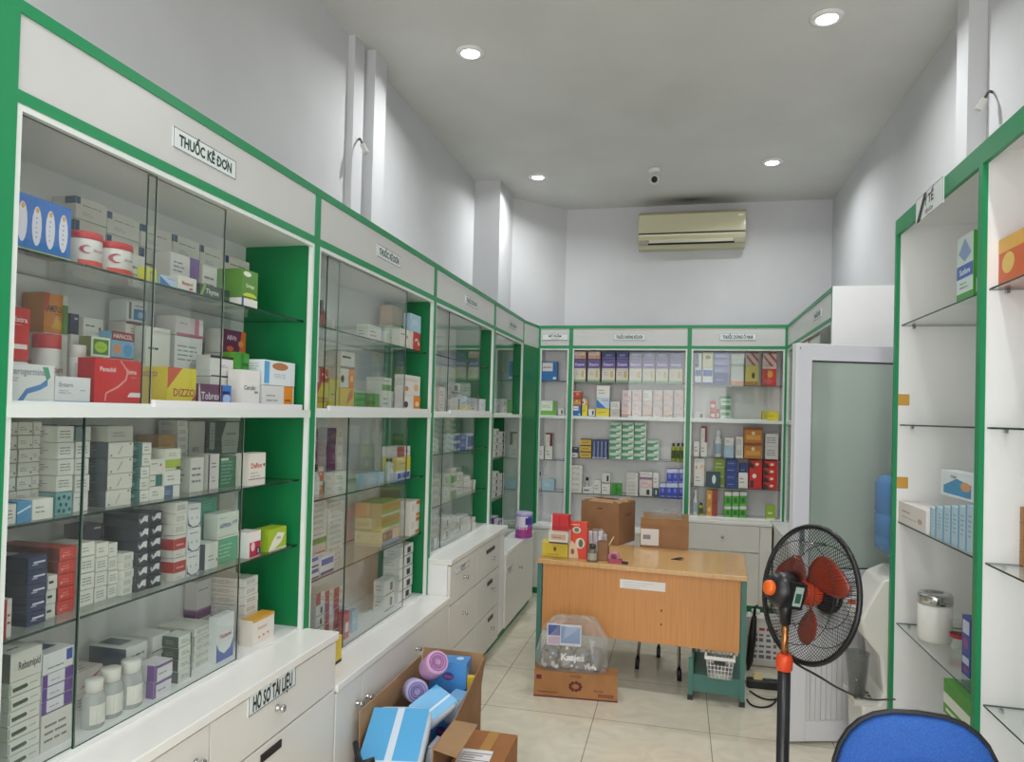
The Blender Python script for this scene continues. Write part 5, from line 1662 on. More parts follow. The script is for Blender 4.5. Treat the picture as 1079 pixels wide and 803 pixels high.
def dcart(px0, px1, pyb, pyt, style, d, lb, z=None, rz=DA, name='carton'):
    z = DHT + .0005 if z is None else z
    a, b = hit(px0, pyb, 'z', z), hit(px1, pyb, 'z', z)
    w_ = (b - a).length
    h = hit(px0, pyt, 'y', a.y).z - z
    o = bpy.data.objects.new(name, carton_mesh(style, w_, d, h))
    COL.objects.link(o)
    m = (a + b) / 2
    m.y = max(m.y, 4.21)
    r = Matrix.Rotation(rz, 3, 'Z') @ Vector((0, d / 2, 0))
    o.location, o.rotation_euler = (m.x + r.x, m.y + r.y, z), (0, 0, rz)
    tag(o, lb, 'carton')
    return o, z + h


S['yellowpack'] = ('yellow pack', 'd9c23c', [R('f', 0, .86, 1, 1, 'dfcf6a'), El('f', .5, .5, .06, .14, '6e5a1c'), L('f', .2, .12, .8, .24, 1, '9a8420'), R('f', .0, 0, 1, .05, 'c6a82a')])
S['whiteredlid'] = ('white carton', 'ddd6cc', [R('f', .1, .3, .9, .7, 'c9a88a'), R('f', 0, 0, 1, .12, '4a3c34'), L('f', .2, .4, .8, .6, 1, '7a6a5a')])
S['redhead'] = ('red carton', 'c8202a', [R('f', .0, 0, .06, 1, 'e6dcd6'), R('f', .05, .05, .95, .3, 'b01a24'), R('f', .45, .05, .5, .9, 'a81820')])
S['redtea'] = ('red-orange carton with round pictures', 'd8442e', [El('f', .42, .78, .24, .09, 'd9cfc0'), El('f', .42, .78, .14, .06, '6a7a5a'), El('f', .62, .42, .26, .15, 'e6d2c0'), El('f', .66, .42, .13, .11, '5a6a52'), ('P', 'f', [(0, 0), (.55, 0), (.45, .35), (.1, .5), (0, .5)], 'e0c4a8'), El('f', .22, .18, .1, .08, '8a5a3a'), L('f', .1, .9, .8, .97, 1, 'f0d8c8'), R('r', 0, 0, 1, 1, 'c23a26')])
_, z1 = dcart(571, 598, 587, 570, 'yellowpack', .09, 'yellow carton at the front left corner of the desk')
_, z2 = dcart(578, 598, 573.0, 559, 'whiteredlid', .09, 'white carton with brown print lying on the yellow carton', z=z1 + .001)
dcart(580, 598, 560, 543, 'redhead', .07, 'bright red carton topping the small pile on the desk', z=z2 + .001)
dcart(599, 618, 588.5, 550, 'redtea', .05, 'tall red-orange carton with round pictures on the desk')
# clear bag of white packs, bottle, brown carton, tape dispenser
Pq = deskz(628, 588)
t = thing('plastic_bag', 'clear bag of white paper packs between red carton and big brown carton', 'bag', (Pq.x, Pq.y + .07, DHT))
rnd = random.Random(3)
rings = []
for z, r in ((0, .05), (.03, .062), (.08, .06), (.12, .055), (.15, .045), (.17, .02)):
    rings.append([((r + rnd.uniform(-.006, .006)) * math.cos(2 * PI * k / 14) * 1.05, (r + rnd.uniform(-.006, .006)) * math.sin(2 * PI * k / 14) * .7, z) for k in range(14)])
MB().loft(rings, glass('bag_film', (.95, .95, .96), 1, .10)).build('film', t)
mb = MB()
for k, (x, z0, z1_) in enumerate(((-.032, .03, .155), (-.01, .05, .15), (.015, .06, .155), (.033, .04, .14))):
    mb.box(x - .011, x + .011, -.022 + .004 * k, .018, z0, z1_, mat(('d6d4da', 'c9c6d0', 'e2e0e4', 'b9b6c0')[k], .6), M=rotm(ry=.06 * (k - 1.5)))
mb.build('paper_packs', t)
Pq = deskz(625, 590)
VES = vessel('bottle', 'bottle', '6d6a62', '3a3a38', [(.95, 0), (1, .03), (1, .55), (.6, .7), (.5, .78)], [(.5, .76), (.66, .78), (.66, .98), (.5, 1), (.01, 1)], (.12, .5, 'a9a698', None, None), 'cap')
o = VES('short grey-brown bottle with dark cap before the bag of packs', (Pq.x, 4.275, DHT), DA, .062, .105, 'desk')
o.pop('group', None)
Pq = deskz(639, 588)
t = thing('tape_dispenser', 'pink tape dispenser with black tip on the desk', 'tape dispenser', (deskz(648, 590).x, 4.275, DHT), DA)
mb = MB()
Mr = rotm((0, 0, .036), rx=PI / 2)
mb.lathe([(.018, -.012), (.034, -.012), (.034, .012), (.018, .012), (.018, -.012)], mat('c07a90', .3), 22, M=Mr)
mb.build('tape_roll', t)
mb = MB()
mb.box(-.028, .05, -.016, -.013, .0, .026, mat('a83c5a', .35)).box(-.028, .05, .013, .016, .0, .026, mat('a83c5a', .35)).box(-.028, .05, -.013, .013, 0, .003, mat('a83c5a', .35))
mb.build('holder', t)
MB().box(.05, .085, -.016, .016, .0, .014, BLACK, M=rotm((0, 0, .004), ry=.1)).build('cutter', t)
t = thing('small_open_carton', 'small open brown carton with stick poking out on the desk', 'carton', (deskz(638, 586).x, 4.34, DHT), DA)
mb = MB()
w_, d_, h_ = .062, .05, .115
for q in ((-w_ / 2, w_ / 2, -d_ / 2, -d_ / 2 + .003), (-w_ / 2, w_ / 2, d_ / 2 - .003, d_ / 2), (-w_ / 2, -w_ / 2 + .003, -d_ / 2, d_ / 2), (w_ / 2 - .003, w_ / 2, -d_ / 2, d_ / 2)):
    mb.box(*q, 0, h_, KRAFT)
mb.box(-w_ / 2, w_ / 2, -d_ / 2, d_ / 2, 0, .003, KRAFT)
mb.build('carton_body', t)
MB().tube([(-.01, 0, .02), (.06, .0, .145)], .004, mat('cdbfa0', .6), 6).build('stick', t)
Pq = deskz(713, 590)
t = thing('key_bunch', 'dark bunch of keys lying on the desk top', 'keys', (Pq.x, Pq.y, DHT), .3)
mb = MB()
for k in range(3):
    mb.box(-.035, .03, -.006, .006, .001 + .003 * k, .0035 + .003 * k, mat('3a3a3a', .35, .6), M=rotm((.01 * k, .01 * k, 0), rz=.5 * k - .4))
mb.build('keys', t)
MB().tube([(.03 + .018 * math.cos(2 * PI * k / 16), .01 + .018 * math.sin(2 * PI * k / 16), .004) for k in range(16)], .0015, CHROME, 6, closed=True).build('ring', t)


# ------------------------------------------------------------------ brown shipping cartons
def open_carton(label, loc, rz, w_, d_, h_, flaps, name='shipping_carton', th=.005, marks=None, outside=None, group=None, front=None):
    """flaps: dict side -> (length, angle from upright outwards)"""
    k1 = outside or KRAFT
    t = thing(name, label, 'carton', loc, rz)
    mb = MB()
    mb.box(-w_ / 2, w_ / 2, -d_ / 2, -d_ / 2 + th, 0, h_ if front is None else front, k1)
    mb.box(-w_ / 2, w_ / 2, d_ / 2 - th, d_ / 2, 0, h_, k1)
    mb.box(-w_ / 2, -w_ / 2 + th, -d_ / 2 + th, d_ / 2 - th, 0, h_, k1)
    mb.box(w_ / 2 - th, w_ / 2, -d_ / 2 + th, d_ / 2 - th, 0, h_, k1)
    mb.box(-w_ / 2 + th, w_ / 2 - th, -d_ / 2 + th, d_ / 2 - th, 0, th, KRAFT_IN)
    if marks:
        marks(mb)
    mb.build('carton_body', t)
    for side, (ln, an) in flaps.items():
        if side in 'fb':
            s = -1 if side == 'f' else 1
            M = rotm((0, s * d_ / 2, front if front and s < 0 else h_), rx=-s * an)
            MB().box(-w_ / 2 + .003, w_ / 2 - .003, -th if s > 0 else 0, 0 if s > 0 else th, .0, ln, KRAFT_IN, M=M).build('flap', t)
        else:
            s = -1 if side == 'l' else 1
            M = rotm((s * w_ / 2, 0, h_), ry=s * an)
            MB().box(-th if s > 0 else 0, 0 if s > 0 else th, -d_ / 2 + .003, d_ / 2 - .003, .0, ln, KRAFT_IN, M=M).build('flap', t)
    return t


def marks1(mb):
    mb.text('V & H', (.1455, .02, .20), (0, 1, 0), (0, 0, 1), .028, mat('4a3520', .7), .14)
    mb.box(-.02, .02, -.1362, -.135, .235, .245, mat('6a4a2c', .7))


open_carton('large brown carton standing on the back of the desk', (-.47, 5.02, DHT + .0008), -.36, .29, .27, .285, {'l': (.05, -1.35), 'r': (.05, -1.2), 'f': (.10, -1.45), 'b': (.10, -1.45)}, marks=marks1)


def marks2(mb):
    mb.box(-.155, -.035, -.1275, -.126, .015, .125, mat('dcdbd8', .6))
    mb.box(-.14, -.09, -.128, -.1275, .055, .085, mat('8a8890', .6))


open_carton('low brown carton with white paper sheet, right of the large carton', (-.075, 4.985, DHT + .0008), -.02, .32, .25, .155, {'f': (.05, .35), 'b': (.05, .3)}, marks=marks2)
t = thing('plastic_bag', 'crumpled clear bag spilling from the low brown carton', 'bag', (-.075, 4.985, DHT + .006))
rings = []
for z, r in ((0.001, .10), (.06, .105), (.16, .10), (.20, .085), (.228, .05)):
    rings.append([((r + rnd.uniform(-.012, .012)) * math.cos(2 * PI * k / 16) * 1.35, (r + rnd.uniform(-.01, .01)) * math.sin(2 * PI * k / 16) * .9, z + (rnd.uniform(-.012, .012) if z > .1 else 0)) for k in range(16)])
MB().loft(rings, glass('bag_film', (.95, .95, .96), 1, .10)).build('film', t)

# purple tin on the corner base
t = thing('milk_powder_tin', 'purple and white tin at the far end of the left counters', 'tin', (-1.205, 5.60, LO + .0006))
MB().lathe([(.066, 0), (.069, .003), (.069, .19), (.066, .195), (.063, .19), (.001, .19)], mat('7c6cc0', .3), 28).build('can', t)
MB().lathe([(.0695, .18), (.071, .183), (.071, .202), (.066, .206), (.001, .206)], mat('b9b4d8', .35), 28).build('lid', t)
mb = MB()
for z0, z1_, cc, a0, a1 in ((.07, .175, 'dfdbe8', -2.6, -.9), (.03, .09, 'b03a8a', -2.2, .2), (.11, .165, '4a3f9c', -1.2, .4), (0.005, .025, 'a83f8c', -3, .6)):
    n = 10
    rr = .0696 + .0002 * len(mb.f) / 10
    P = [(rr * math.cos(a0 + (a1 - a0) * k / n), rr * math.sin(a0 + (a1 - a0) * k / n)) for k in range(n + 1)]
    mb.add([(x, y, z) for z in (z0, z1_) for x, y in P], [(k, k + 1, k + n + 2, k + n + 1) for k in range(n)], mat(cc, .35), True)
mb.build('printed_wrap', t)

# ------------------------------------------------------------------ floor by the desk: flat carton carrying a bag of snack packs
FB_ = (-.545, 4.075)
FA = .09
t = thing('flat_carton', 'flat printed brown carton on the floor before the desk', 'carton', (FB_[0], FB_[1], 0), FA)
mb = MB()
w_, d_, h_ = .475, .125, .148
mb.box(-w_ / 2, w_ / 2, -d_ / 2, d_ / 2, .006, h_, mat('a9774a', .75, kind='kraft'))
RB = mat('6a2a2c', .7)
mb.box(-w_ / 2 - .001, w_ / 2 + .001, -d_ / 2 - .001, d_ / 2 + .001, 0, .008, RB)
y = -d_ / 2 - .0006
mb.text('KATJES', (0, y, .128), (1, 0, 0), (0, 0, 1), .014, RB, .07)
mb.box(-.225, -.195, y, y + .0004, .10, .125, RB)
for k in range(9):
    a = k * .7
    mb.lathe([(.010, 0), (.010, .0003), (.001, .0004)], RB, 8, M=rotm((.0 + .03 * math.cos(a), y, .072 + .022 * math.sin(a)), rx=PI / 2))
mb.text('Trà sữa', (.13, y, .055), (1, 0, 0), (0, 0, 1), .013, RB, .09)
mb.box(-.215, -.10, y, y + .0004, .028, .032, RB)
for k in range(11):
    mb.box(.13 + k * .008, .1345 + k * .008, y, y + .0004, .02, .04, RB)
mb.build('carton_body', t)
t = thing('snack_bag', 'clear plastic bag packed with snack packets on the flat carton', 'bag', (FB_[0] - .02, FB_[1] + .0, .149), FA)
rnd = random.Random(11)
rings = []
for z, rx_, ry_ in ((0, .19, .058), (.03, .205, .068), (.10, .20, .066), (.18, .185, .06), (.25, .155, .05), (.29, .12, .035), (.305, .06, .015)):
    ring = []
    for k in range(26):
        a = 2 * PI * k / 26
        ex = abs(math.cos(a)) ** .6 * (1 if math.cos(a) > 0 else -1)
        ey = abs(math.sin(a)) ** .8 * (1 if math.sin(a) > 0 else -1)
        j = rnd.uniform(-.017, .017) if z else 0
        ring.append(((rx_ + j) * ex, (ry_ + j * .6) * ey, z + (rnd.uniform(-.012, .012) if z > .05 else 0)))
    rings.append(ring)
MB().loft(rings, glass('bag_film2', (.95, .955, .955), 1, .13), smooth=False).build('film', t)
mb = MB()
GB = mat('8a8478', .6)
for x in (-.13, -.04, .05, .13):
    rg = []
    for z, q in ((.004, .6), (.02, 1), (.10, 1.1), (.13, .7)):
        rg.append([(x + .042 * q * math.cos(2 * PI * k / 10), -.004 + .036 * q * math.sin(2 * PI * k / 10), z) for k in range(10)])
    mb.loft(rg, GB)
mb.text('Katjes', (.0, -.056, .085), (1, 0, .0), (0, 0, 1), .040, mat('eceaea', .5), .19, bold=.03)
mb.text('Yoga', (.10, -.058, .035), (1, 0, .0), (0, 0, 1), .026, mat('eceaea', .5), .11, bold=.03)
rq = random.Random(21)
for k in range(26):                                             # creased foil glints and printed scraps of the packets
    x, z = rq.uniform(-.17, .16), rq.uniform(.02, .135)
    a_ = rq.uniform(0, 3)
    cc = ('c9c9cc', '8f93a0', '6a6a72', 'b9a9bc', 'd9d9dc', '7f8fa8')[k % 6]
    s_ = rq.uniform(.008, .018)
    mb.add([(x + s_ * math.cos(a_ + q) * (1 if q % 2 else .6), -.0475 - .0002 * k, z + s_ * math.sin(a_ + q)) for q in (0, 1.3, 2.9, 4.4)], [(0, 1, 2, 3)], mat(cc, .4))
mb.build('snack_packets', t)
mb = MB()
mb.box(-.15, .045, -.050, -.044, .145, .265, mat('dcdce6', .5))
for q in ((-.145, -.075, .20, .26, '4a5a9a'), (-.07, .04, .16, .255, '6f8fc0'), (-.145, -.075, .15, .195, 'c9a9c0'), (-.05, .0, .18, .235, 'cdd6ea'), (.0, .035, .19, .24, '8a9ccc'), (-.135, -.10, .215, .25, 'b9c4e0'), (-.13, -.09, .155, .185, '8a4a7a')):
    mb.box(q[0], q[1], -.0506 - .0002 * abs(q[0]), -.050, q[2], q[3], mat(q[4], .5))
mb.build('picture_card', t)

# ------------------------------------------------------------------ open carton of tissue packs by the left cabinets
OC = (-1.008, 2.82)
ow, od, oh = .30, .66, .37
t = open_carton('large open brown carton of tissue packs beside the left cabinets', (OC[0], OC[1], 0), 0, ow, od, oh, {'l': (.10, .02), 'b': (.13, .25), 'f': (.10, 2.7)}, name='open_carton', front=.27)
mb = MB()
QF = [(0, 1, 2, 3), (7, 6, 5, 4), (0, 4, 5, 1), (1, 5, 6, 2), (2, 6, 7, 3), (3, 7, 4, 0)]
q4 = [(ow / 2 - .004, od / 2 - .003, oh), (ow / 2 - .004, od / 2 - .40, oh), (ow / 2 + .004, od / 2 - .38, oh + .02), (ow / 2 + .016, od / 2 - .01, oh + .14)]
mb.add(q4 + [(x + .005, y, z) for x, y, z in q4], QF, KRAFT)
mb.build('torn_flap', t)
mb = MB()
q4 = [(ow / 2, -od / 2 + .003, oh), (ow / 2, -.075, oh), (ow / 2 + .095, -.06, oh - .012), (ow / 2 + .095, -od / 2 - .01, oh - .012)]
mb.add(q4 + [(x, y, z - .005) for x, y, z in q4], QF, KRAFT_IN)
mb.build('flap', t)


def soft_pack(label, loc, size, rots, cols, name='tissue_pack', group='tissue packs in the open carton', text=None):
    a, b, c = size
    t = thing(name, label, 'tissue pack', loc, 0, group)
    M = rotm((0, 0, 0), *rots)
    mb = MB()
    rings = []
    for z, q in ((0, .86), (.18, .98), (.5, 1.02), (.82, .98), (1, .86)):
        ring = []
        for k in range(24):
            an = 2 * PI * k / 24
            ex = abs(math.cos(an)) ** .35 * (1 if math.cos(an) > 0 else -1)
            ey = abs(math.sin(an)) ** .35 * (1 if math.sin(an) > 0 else -1)
            ring.append((a / 2 * q * ex, b / 2 * q * ey, (z - .5) * c))
        rings.append(ring)
    mb.loft(rings, mat(cols[0], .3), M=M)
    mb.build('wrapped_pack', t)
    mb = MB()
    for x0, x1, cc in cols[1]:
        mb.box(x0 * a, x1 * a, -b * .43, b * .43, c * .502, c * .515, mat(cc, .35), M=M)
    mb.build('printed_band', t)
    return t


R_ = math.radians
soft_pack('light blue tissue pack with white stripe, nearest in the open carton', (-1.02, 2.535, .365), (.24, .25, .07), (R_(33), R_(-4), R_(4)), ('cfdcea', ((-.47, -.06, '5aa9dc'), (.06, .47, '5aa9dc'))))
soft_pack('light blue tissue pack leaning behind the nearest pack', (-.958, 2.755, .402), (.13, .19, .055), (R_(16), R_(20), R_(-20)), ('d3dfec', ((-.45, .1, '5fb0e2'), (.18, .46, '6fb8e6'))))
soft_pack('pale tissue pack on edge against the right carton wall', (-.905, 2.66, .25), (.05, .12, .12), (R_(0), R_(4), R_(-2)), ('c9cdd6', ((-.4, .4, 'b9bcc9'),)))
soft_pack('pale blue tissue pack at the right edge, behind the leaning pack', (-.915, 2.945, .335), (.07, .12, .11), (R_(0), R_(6), R_(-4)), ('b9cfe6', ((-.4, .4, '7fb6e0'),)))
# filler packs that carry the upper ones
for k, (x, y, cc) in enumerate(((-1.075, 2.84, 'c6d4e6'),)):
    soft_pack('light blue tissue pack low in the open carton at its far end', (x, y, .142), (.13, .19, .27), (0, 0, 0), (cc, ((-.4, .4, '6fb0dc'),)))


def roll(label, loc, M, c1, c2):
    t = thing('fabric_roll', label, 'roll', loc, 0, 'rolls in the open carton')
    mb = MB()
    mb.lathe([(.006, .0), (.048, .002), (.05, .012), (.05, .118), (.046, .13), (.03, .128), (.006, .11)], mat(c1, .8, kind='fabric'), 24, M=M)
    mb.build('outer_roll', t)
    mb = MB()
    for r in (.016, .026, .036):
        mb.tube([M @ Vector((r * math.cos(2 * PI * k / 20), r * math.sin(2 * PI * k / 20), .131)) for k in range(20)], .0025, mat(c2, .8), 5, closed=True)
    mb.build('spiral_end', t)
    return t


roll('lilac rolled cloth in the open carton', (-1.104, 2.92, .398), rotm((0, 0, 0), rx=R_(72), rz=R_(28)), 'b9b2dc', '7f78b4')
roll('pink rolled cloth behind the lilac roll', (-1.042, 2.945, .486), rotm((0, 0, 0), rx=R_(58), rz=R_(38)), 'd2a6d0', '9c6aa0')
S['tissuebox'] = ('blue tissue box', '4a92d8', [('P', 'f', [(.35, 0), (1, .38), (1, .02), (.45, 0)], 'e0e2e0'), ('P', 'f', [(.3, 0), (1, .46), (1, .40), (.36, 0)], '22324a'), El('f', .52, .7, .15, .09, '3a4a9c'), Tx('f', 'Bless', .52, .7, .08, 'd05a6a', .22), El('f', .15, .38, .07, .06, 'cfe0f2'), El('t', .2, .6, .1, .2, 'cfe0f2'), El('t', .75, .6, .1, .2, 'cfe0f2'), R('r', 0, 0, 1, 1, '6fa0cc'), R('r', .1, .1, .3, .9, 'c9d6e6')])
o = bpy.data.objects.new('tissue_box', carton_mesh('tissuebox', .17, .11, .20))
COL.objects.link(o)
o.location, o.rotation_euler = (-.985, 3.065, .295), (R_(-2), 0, R_(6))
tag(o, 'blue tissue box standing at the far end of the open carton', 'tissue box')
o = bpy.data.objects.new('tissue_box', carton_mesh('tissuebox', .17, .12, .27))
COL.objects.link(o)
o.location, o.rotation_euler = (-1.0, 3.06, .006), (0, 0, 0)
tag(o, 'blue tissue box hidden under the upper blue tissue box', 'tissue box')
t = thing('yellow_leaflet', 'yellow folded leaflet tucked beside the blue tissue box', 'leaflet', (-.882, 3.06, .36), .1)
MB().box(-.016, .016, -.012, .012, -.10, .075, mat('e2c23a', .5), M=rotm(rx=.1)).build('folded_sheet', t)

# closed carton in front of it
t = thing('closed_carton', 'taped brown carton with white paper on top, beside the open carton', 'carton', (-.735, 2.655, 0))
cw, cd, ch = .20, .56, .255
mb = MB()
mb.box(-cw / 2, cw / 2, -cd / 2, cd / 2, 0, ch, mat('a0693c', .75, kind='kraft'))
mb.box(-.001, .001, -cd / 2, cd / 2, ch, ch + .0004, mat('6e4526', .8))
mb.build('carton_body', t)
mb = MB()
mb.box(-.022, .022, -cd / 2 - .0006, cd / 2 + .0006, ch + .0004, ch + .0010, mat('b98a4a', .3))
mb.box(-.022, .022, cd / 2, cd / 2 + .0006, ch - .06, ch, mat('b98a4a', .3))
mb.build('packing_tape', t)
t = thing('paper_sheet', 'white printed sheet lying on the taped brown carton', 'paper', (-.755, 2.66, ch + .0012), .06)
mb = MB()
mb.box(-.065, .065, -.10, .10, 0, .0008, mat('e6e4e4', .7))
for k in range(9):
    mb.box(-.052, .02 + .03 * ((k * 7) % 3 - 1) + .012, -.085 + k * .019, -.079 + k * .019, .0008, .0011, mat('77777c', .7))
mb.build('sheet', t)
t = thing('hooked_stand', 'black hooked stand poking up by the near end of the open carton', 'stand', (-1.10, 2.365, 0))
mb = MB()
mb.tube([(0, 0, 0), (0, 0, .36)], .012, BLACK, 8)
mb.build('stem', t)
MB().tube([(-.03, .04, .395), (0, 0, .37), (.03, -.03, .36), (.07, -.01, .37)], .011, BLACK, 8).build('hook', t)

# ------------------------------------------------------------------ pedestal fan
FC = Vector((.412, 2.40, 1.072))
az, dip = R_(60), R_(10)
ax = Vector((math.sin(az) * math.cos(dip), math.cos(az) * math.cos(dip), -math.sin(dip)))
PX, PY = FC.x - ax.x * .085, FC.y - ax.y * .085
t = thing('pedestal_fan', 'black pedestal fan with orange blades on a black pole', 'fan', (PX, PY, 0))
Zq = ax
Xq = Vector((0, 0, 1)).cross(Zq).normalized()
Yq = Zq.cross(Xq)
Mf = Matrix((Xq, Yq, Zq)).transposed().to_4x4()
Mf.translation = FC - Vector((PX, PY, 0))
FB_K = mat('1b1b1d', .35)
ORG = mat('d9481c', .35)
orange_blade = bpy.data.materials.new('orange_translucent_blade')
orange_blade.use_nodes = True
b_ = orange_blade.node_tree.nodes['Principled BSDF']
b_.inputs['Base Color'].default_value = lin('b8452a')
b_.inputs['Roughness'].default_value = .25
b_.inputs['Transmission Weight'].default_value = .35
GR, NW_ = .212, 104


def grille(front):
    mb = MB()
    s = 1 if front else -1
    dep = .075 if front else .06
    for k in range(NW_):
        a = 2 * PI * k / NW_
        pts = []
        for j in range(7):
            u = j / 6
            r = .045 + (GR - .045) * u
            z = s * (dep * (1 - u ** 3.2)) + s * .004
            tw = a + (.10 * u if front else -.10 * u)
            pts.append(Mf @ Vector((r * math.cos(tw), r * math.sin(tw), z)))
        mb.tube(pts, .001, FB_K, 4)
    for r in (.10, .16):
        u = (r - .045) / (GR - .045)
        z = s * (dep * (1 - u ** 3.2)) + s * .003
        mb.tube([Mf @ Vector((r * math.cos(2 * PI * k / 40), r * math.sin(2 * PI * k / 40), z)) for k in range(40)], .0014, FB_K, 4, closed=True)
    mb.build('front_grille' if front else 'rear_grille', t)


grille(True)
grille(False)
mb = MB()
mb.tube([Mf @ Vector((GR * math.cos(2 * PI * k / 56), GR * math.sin(2 * PI * k / 56), 0)) for k in range(56)], .0085, FB_K, 8, closed=True)
mb.build('grille_rim', t)
mb = MB()
mb.lathe([(.048, .066), (.056, .072), (.052, .090), (.03, .100), (.001, .102)], FB_K, 26, M=Mf)
hub = mb.build('front_badge', t)
mb = MB()
o_ = Mf @ Vector((0, 0, .0918))
mb.lathe([(.014, 0), (.014, .0006), (.001, .0008)], mat('c9c9c9', .4), 14, M=Mf @ Matrix.Translation((0, 0, .1022)))
mb.build('logo_disc', hub)
mb = MB()
mb.lathe([(.034, -.03), (.038, -.02), (.038, .02), (.030, .035), (.001, .04)], ORG, 24, M=Mf)
bs = mb.build('blade_hub', t)
for k in range(3):
    a0 = 2 * PI * k / 3 + .15
    mb = MB()
    rows = []
    for j in range(9):
        u = j / 8
        r = .034 + (.158 - .034) * u
        half = .34 + .30 * math.sin(PI * min(1, u * .85 + .12))
        row = []
        for q in range(7):
            v = q / 6 - .5
            an = a0 + v * 2 * half * (1 if u < .95 else .8) + .25 * u
            row.append(Mf @ Vector((r * math.cos(an), r * math.sin(an), v * .042)))
        rows.append(row)
    th_ = Zq * .0016
    vs = [p for rw in rows for p in rw] + [p + th_ for rw in rows for p in rw]
    n_ = 63
    fs = []
    for j in range(8):
        for q in range(6):
            a = j * 7 + q
            fs.append((a, a + 1, a + 8, a + 7))
            fs.append((n_ + a + 7, n_ + a + 8, n_ + a + 1, n_ + a))
    bd = [q for q in range(7)] + [j * 7 + 6 for j in range(1, 9)] + [56 + q for q in range(5, -1, -1)] + [j * 7 for j in range(7, 0, -1)]
    for i in range(len(bd)):
        a, b = bd[i], bd[(i + 1) % len(bd)]
        fs.append((b, a, a + n_, b + n_))
    mb.add(vs, fs, orange_blade, True)
    mb.build('blade', t)
mb = MB()
mb.lathe([(.03, -.062), (.050, -.066), (.055, -.085), (.053, -.112), (.042, -.135), (.02, -.142), (.001, -.143)], FB_K, 26, M=Mf)
mo = mb.build('motor_housing', t)
MB().lathe([(.022, -.138), (.024, -.142), (.022, -.155), (.015, -.160), (.001, -.161)], mat('e0641e', .35), 18, M=Mf).build('oscillation_knob', mo)
# label plate on the side of the motor that faces the photographer
side = Vector((0, -1, 0)) - Zq * Vector((0, -1, 0)).dot(Zq)
side.normalize()
upv = Zq.cross(side)
if upv.z < 0:
    upv = -upv
Mp = Matrix((Zq, -side, upv)).transposed().to_4x4()
Mp.translation = FC - Vector((PX, PY, 0)) - Zq * .088 + side * .053
mb = MB()
mb.box(-.024, .024, -.010, .010, -.040, .040, FB_K, M=Mp)
mb.box(-.015, .015, -.0108, -.0100, -.030, .030, mat('9fb0a8', .5), M=Mp)
mb.box(-.010, .010, -.0113, -.0108, -.020, .010, mat('2f5a4a', .5), M=Mp)
mb.build('rating_plate', mo)
neck = FC - Vector((PX, PY, 0)) - Zq * .085
mb = MB()
mb.tube([(0, 0, .98), (neck.x, neck.y, neck.z - .02)], [.016, .022], FB_K, 12)
mb.build('neck', t)
MB().tube([(0, 0, .86), (0, 0, .99)], .0105, mat('b07a4a', .25, .8), 14).build('inner_tube', t)
MB().lathe([(.021, .836), (.025, .842), (.026, .87), (.022, .885), (.012, .888), (.001, .888)], ORG, 20).build('clamp_collar', t)
MB().tube([(0, 0, .03), (0, 0, .84)], .0195, mat('222325', .3), 20).build('pole', t)
MB().lathe([(.19, 0), (.195, .012), (.17, .026), (.05, .04), (.03, .055), (.001, .056)], FB_K, 36).build('base', t)
pts = [Vector((PX + .02, PY - .005, .885))]
for px_, py_, Y_ in ((846, 698, 2.36), (862, 712, 2.45), (882, 725, 2.6), (903, 734, 2.8), (920, 738, 3.0), (936, 737, 3.2), (943, 737, 3.3)):
    pts.append(hit(px_, py_, 'y', Y_))
pts[1] = Vector((PX + .03, PY, .86))
MB().tube(smooth_path([p - Vector((PX, PY, 0)) for p in pts]), .0038, BLACK, 8).build('power_cable', t)

# ------------------------------------------------------------------ blue chair in the foreground
BLUE = mat('2558a8', .75, kind='fabric')
CHB = mat('191b22', .5)
t = thing('office_chair', 'blue fabric office chair with dark edging in the foreground', 'chair', (.578, 1.68, 0))


def shield(mb, y0, m, grow=0.0, dy=.0):
    """rounded back rest outline, slightly curved"""
    pts = []
    for k in range(28):
        a = 2 * PI * k / 28
        ex = abs(math.cos(a)) ** .74 * (1 if math.cos(a) > 0 else -1)
        ez = abs(math.sin(a)) ** .80 * (1 if math.sin(a) > 0 else -1)
        pts.append(((.186 + grow) * ex * (1 - .04 * ez), (.20 + grow) * ez))
    return pts


mb = MB()
for gr, ya, yb, m in ((0, .188, .222, BLUE),):
    rings = []
    for y, q in ((ya, .0), (ya - .0, 1)):
        pass
    pts = shield(mb, 0, m)
    rings = []
    for y, q in ((.176, .55), (.182, .86), (.192, .97), (.205, 1.0)):
        rings.append([(x * q, y + .35 * x * x * q, .72 + z * q) for x, z in pts])
    mb.loft(rings, BLUE)
mb.build('back_cushion', t)
mb = MB()
pts = shield(mb, 0, CHB)
rings = []
for y, q in ((.205, 1.0), (.203, 1.035), (.212, 1.045), (.222, 1.02), (.23, .8), (.232, .3)):
    rings.append([(x * q, y + .35 * x * x * q, .72 + z * q) for x, z in pts])
mb.loft(rings, CHB)
mb.build('back_shell', t)
MB().rbox(-.225, .225, -.24, .20, .445, .51, .08, BLUE).build('seat', t)
MB().rbox(-.21, .21, -.22, .19, .425, .446, .08, CHB).build('seat_pan', t)
MB().tube([(0, .10, .43), (0, .22, .45), (0, .262, .52), (0, .25, .66)], .02, CHB, 10).build('back_bracket', t)
MB().tube([(0, 0, .12), (0, 0, .43)], .027, CHB, 16).build('gas_post', t)
for k in range(5):
    a = 2 * PI * k / 5 + .3
    mb = MB()
    mb.tube([(.02 * math.cos(a), .02 * math.sin(a), .13), (.27 * math.cos(a), .27 * math.sin(a), .075)], [.026, .017], CHB, 8)
    lg = mb.build('leg', t)
    MB().lathe([(.026, -.02), (.026, .02)], CHB, 14, M=rotm((.27 * math.cos(a), .27 * math.sin(a), .026), rx=PI / 2, rz=a)).build('caster', lg)

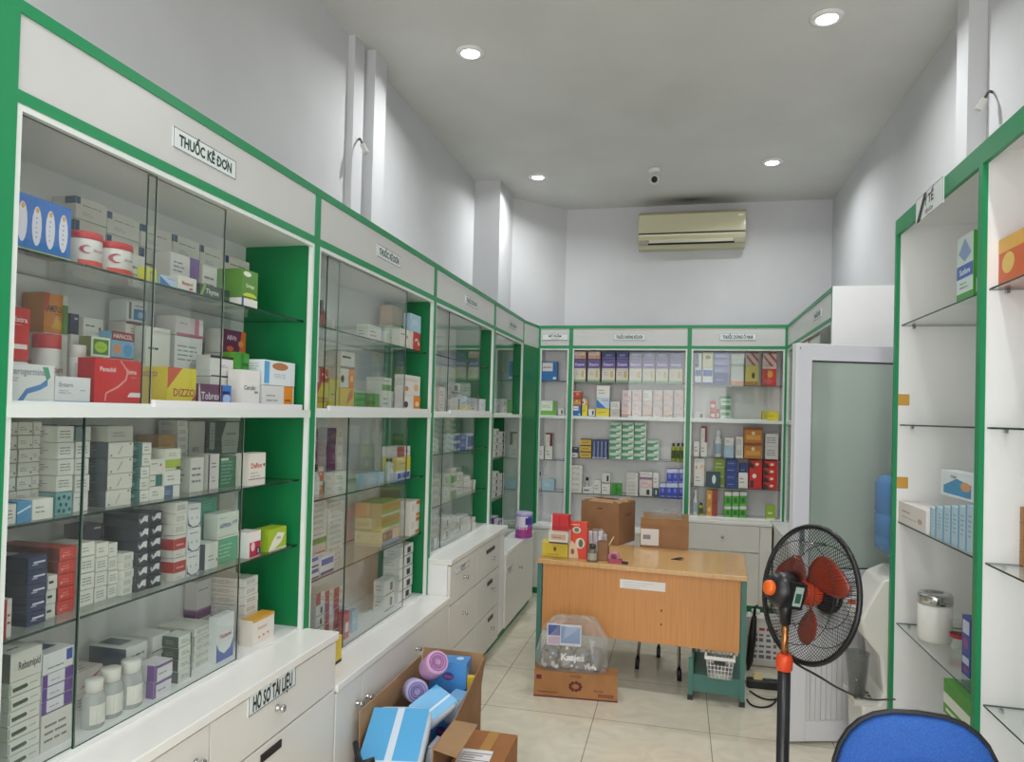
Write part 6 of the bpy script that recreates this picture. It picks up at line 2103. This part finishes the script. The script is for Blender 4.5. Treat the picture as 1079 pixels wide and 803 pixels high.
# ------------------------------------------------------------------ things on the floor near the far right base cabinet
t = thing('plastic_canister', 'white plastic canister with red and grey print on the floor', 'canister', (.605, 4.93, 0), .0)
MB().rbox(-.145, .145, -.05, .05, 0, .335, .03, mat('d3d1cb', .45)).build('body', t)
mb = MB()
mb.box(-.115, .12, -.0515, -.0502, .05, .29, mat('dedcd8', .5))
rq = random.Random(5)
for r_ in range(6):
    for c_ in range(5):
        mb.box(-.105 + c_ * .044, -.105 + c_ * .044 + rq.uniform(.02, .036), -.052, -.0515, .06 + r_ * .036, .06 + r_ * .036 + rq.uniform(.012, .024), mat('b8433c' if r_ == 5 else '6f6f72', .5))
mb.build('printed_label', t)
MB().lathe([(.025, .335), (.027, .338), (.027, .36), (.001, .362)], mat('d9d7d2', .4), 16, c=(-.08, 0, 0)).build('screw_cap', t)
t = thing('folded_umbrella', 'black folded umbrella leaning by the desk leg', 'umbrella', (.47, 4.80, 0))
MB().tube([(0, 0, 0), (.008, -.006, .06), (.02, -.02, .22), (.03, -.03, .36)], [.006, .022, .026, .016], BLACK, 10).build('canopy', t)
MB().tube([(.03, -.03, .36), (.034, -.034, .42), (.05, -.04, .43)], .009, mat('2a2a2c', .3), 8).build('handle', t)
t = thing('power_strip', 'black power strip with plugs on the floor behind the desk leg', 'power strip', (.585, 4.52, 0), .03)
MB().rbox(-.15, .15, -.03, .03, 0, .05, .012, mat('1f2022', .4)).build('body', t)
mb = MB()
for k in range(4):
    mb.lathe([(.018, .05), (.018, .0512), (.001, .0512)], mat('3a3b3d', .5), 14, c=(-.11 + .07 * k, 0, 0))
mb.build('socket_row', t)
MB().box(-.11, -.06, -.02, .02, .0515, .085, mat('d3c48a', .4)).build('cream_plug', t)
for k, (pix, lb) in enumerate(((((790, 728), (800, 735), (812, 738), (824, 735), (832, 730)), 'thin black cable looping on the floor by the desk leg'),
                               (((787, 737), (792, 744), (806, 746), (815, 742), (818, 737)), 'short black cable loop on the floor, nearer than the power strip'),
                               (((785, 718), (800, 720), (815, 719), (830, 722)), 'black cable running behind the power strip'))):
    t = thing('floor_cable', lb, 'cable', (0, 0, 0))
    MB().tube(smooth_path([hit(x, y, 'z', .006) for x, y in pix]), .005, BLACK, 6).build('cable', t)
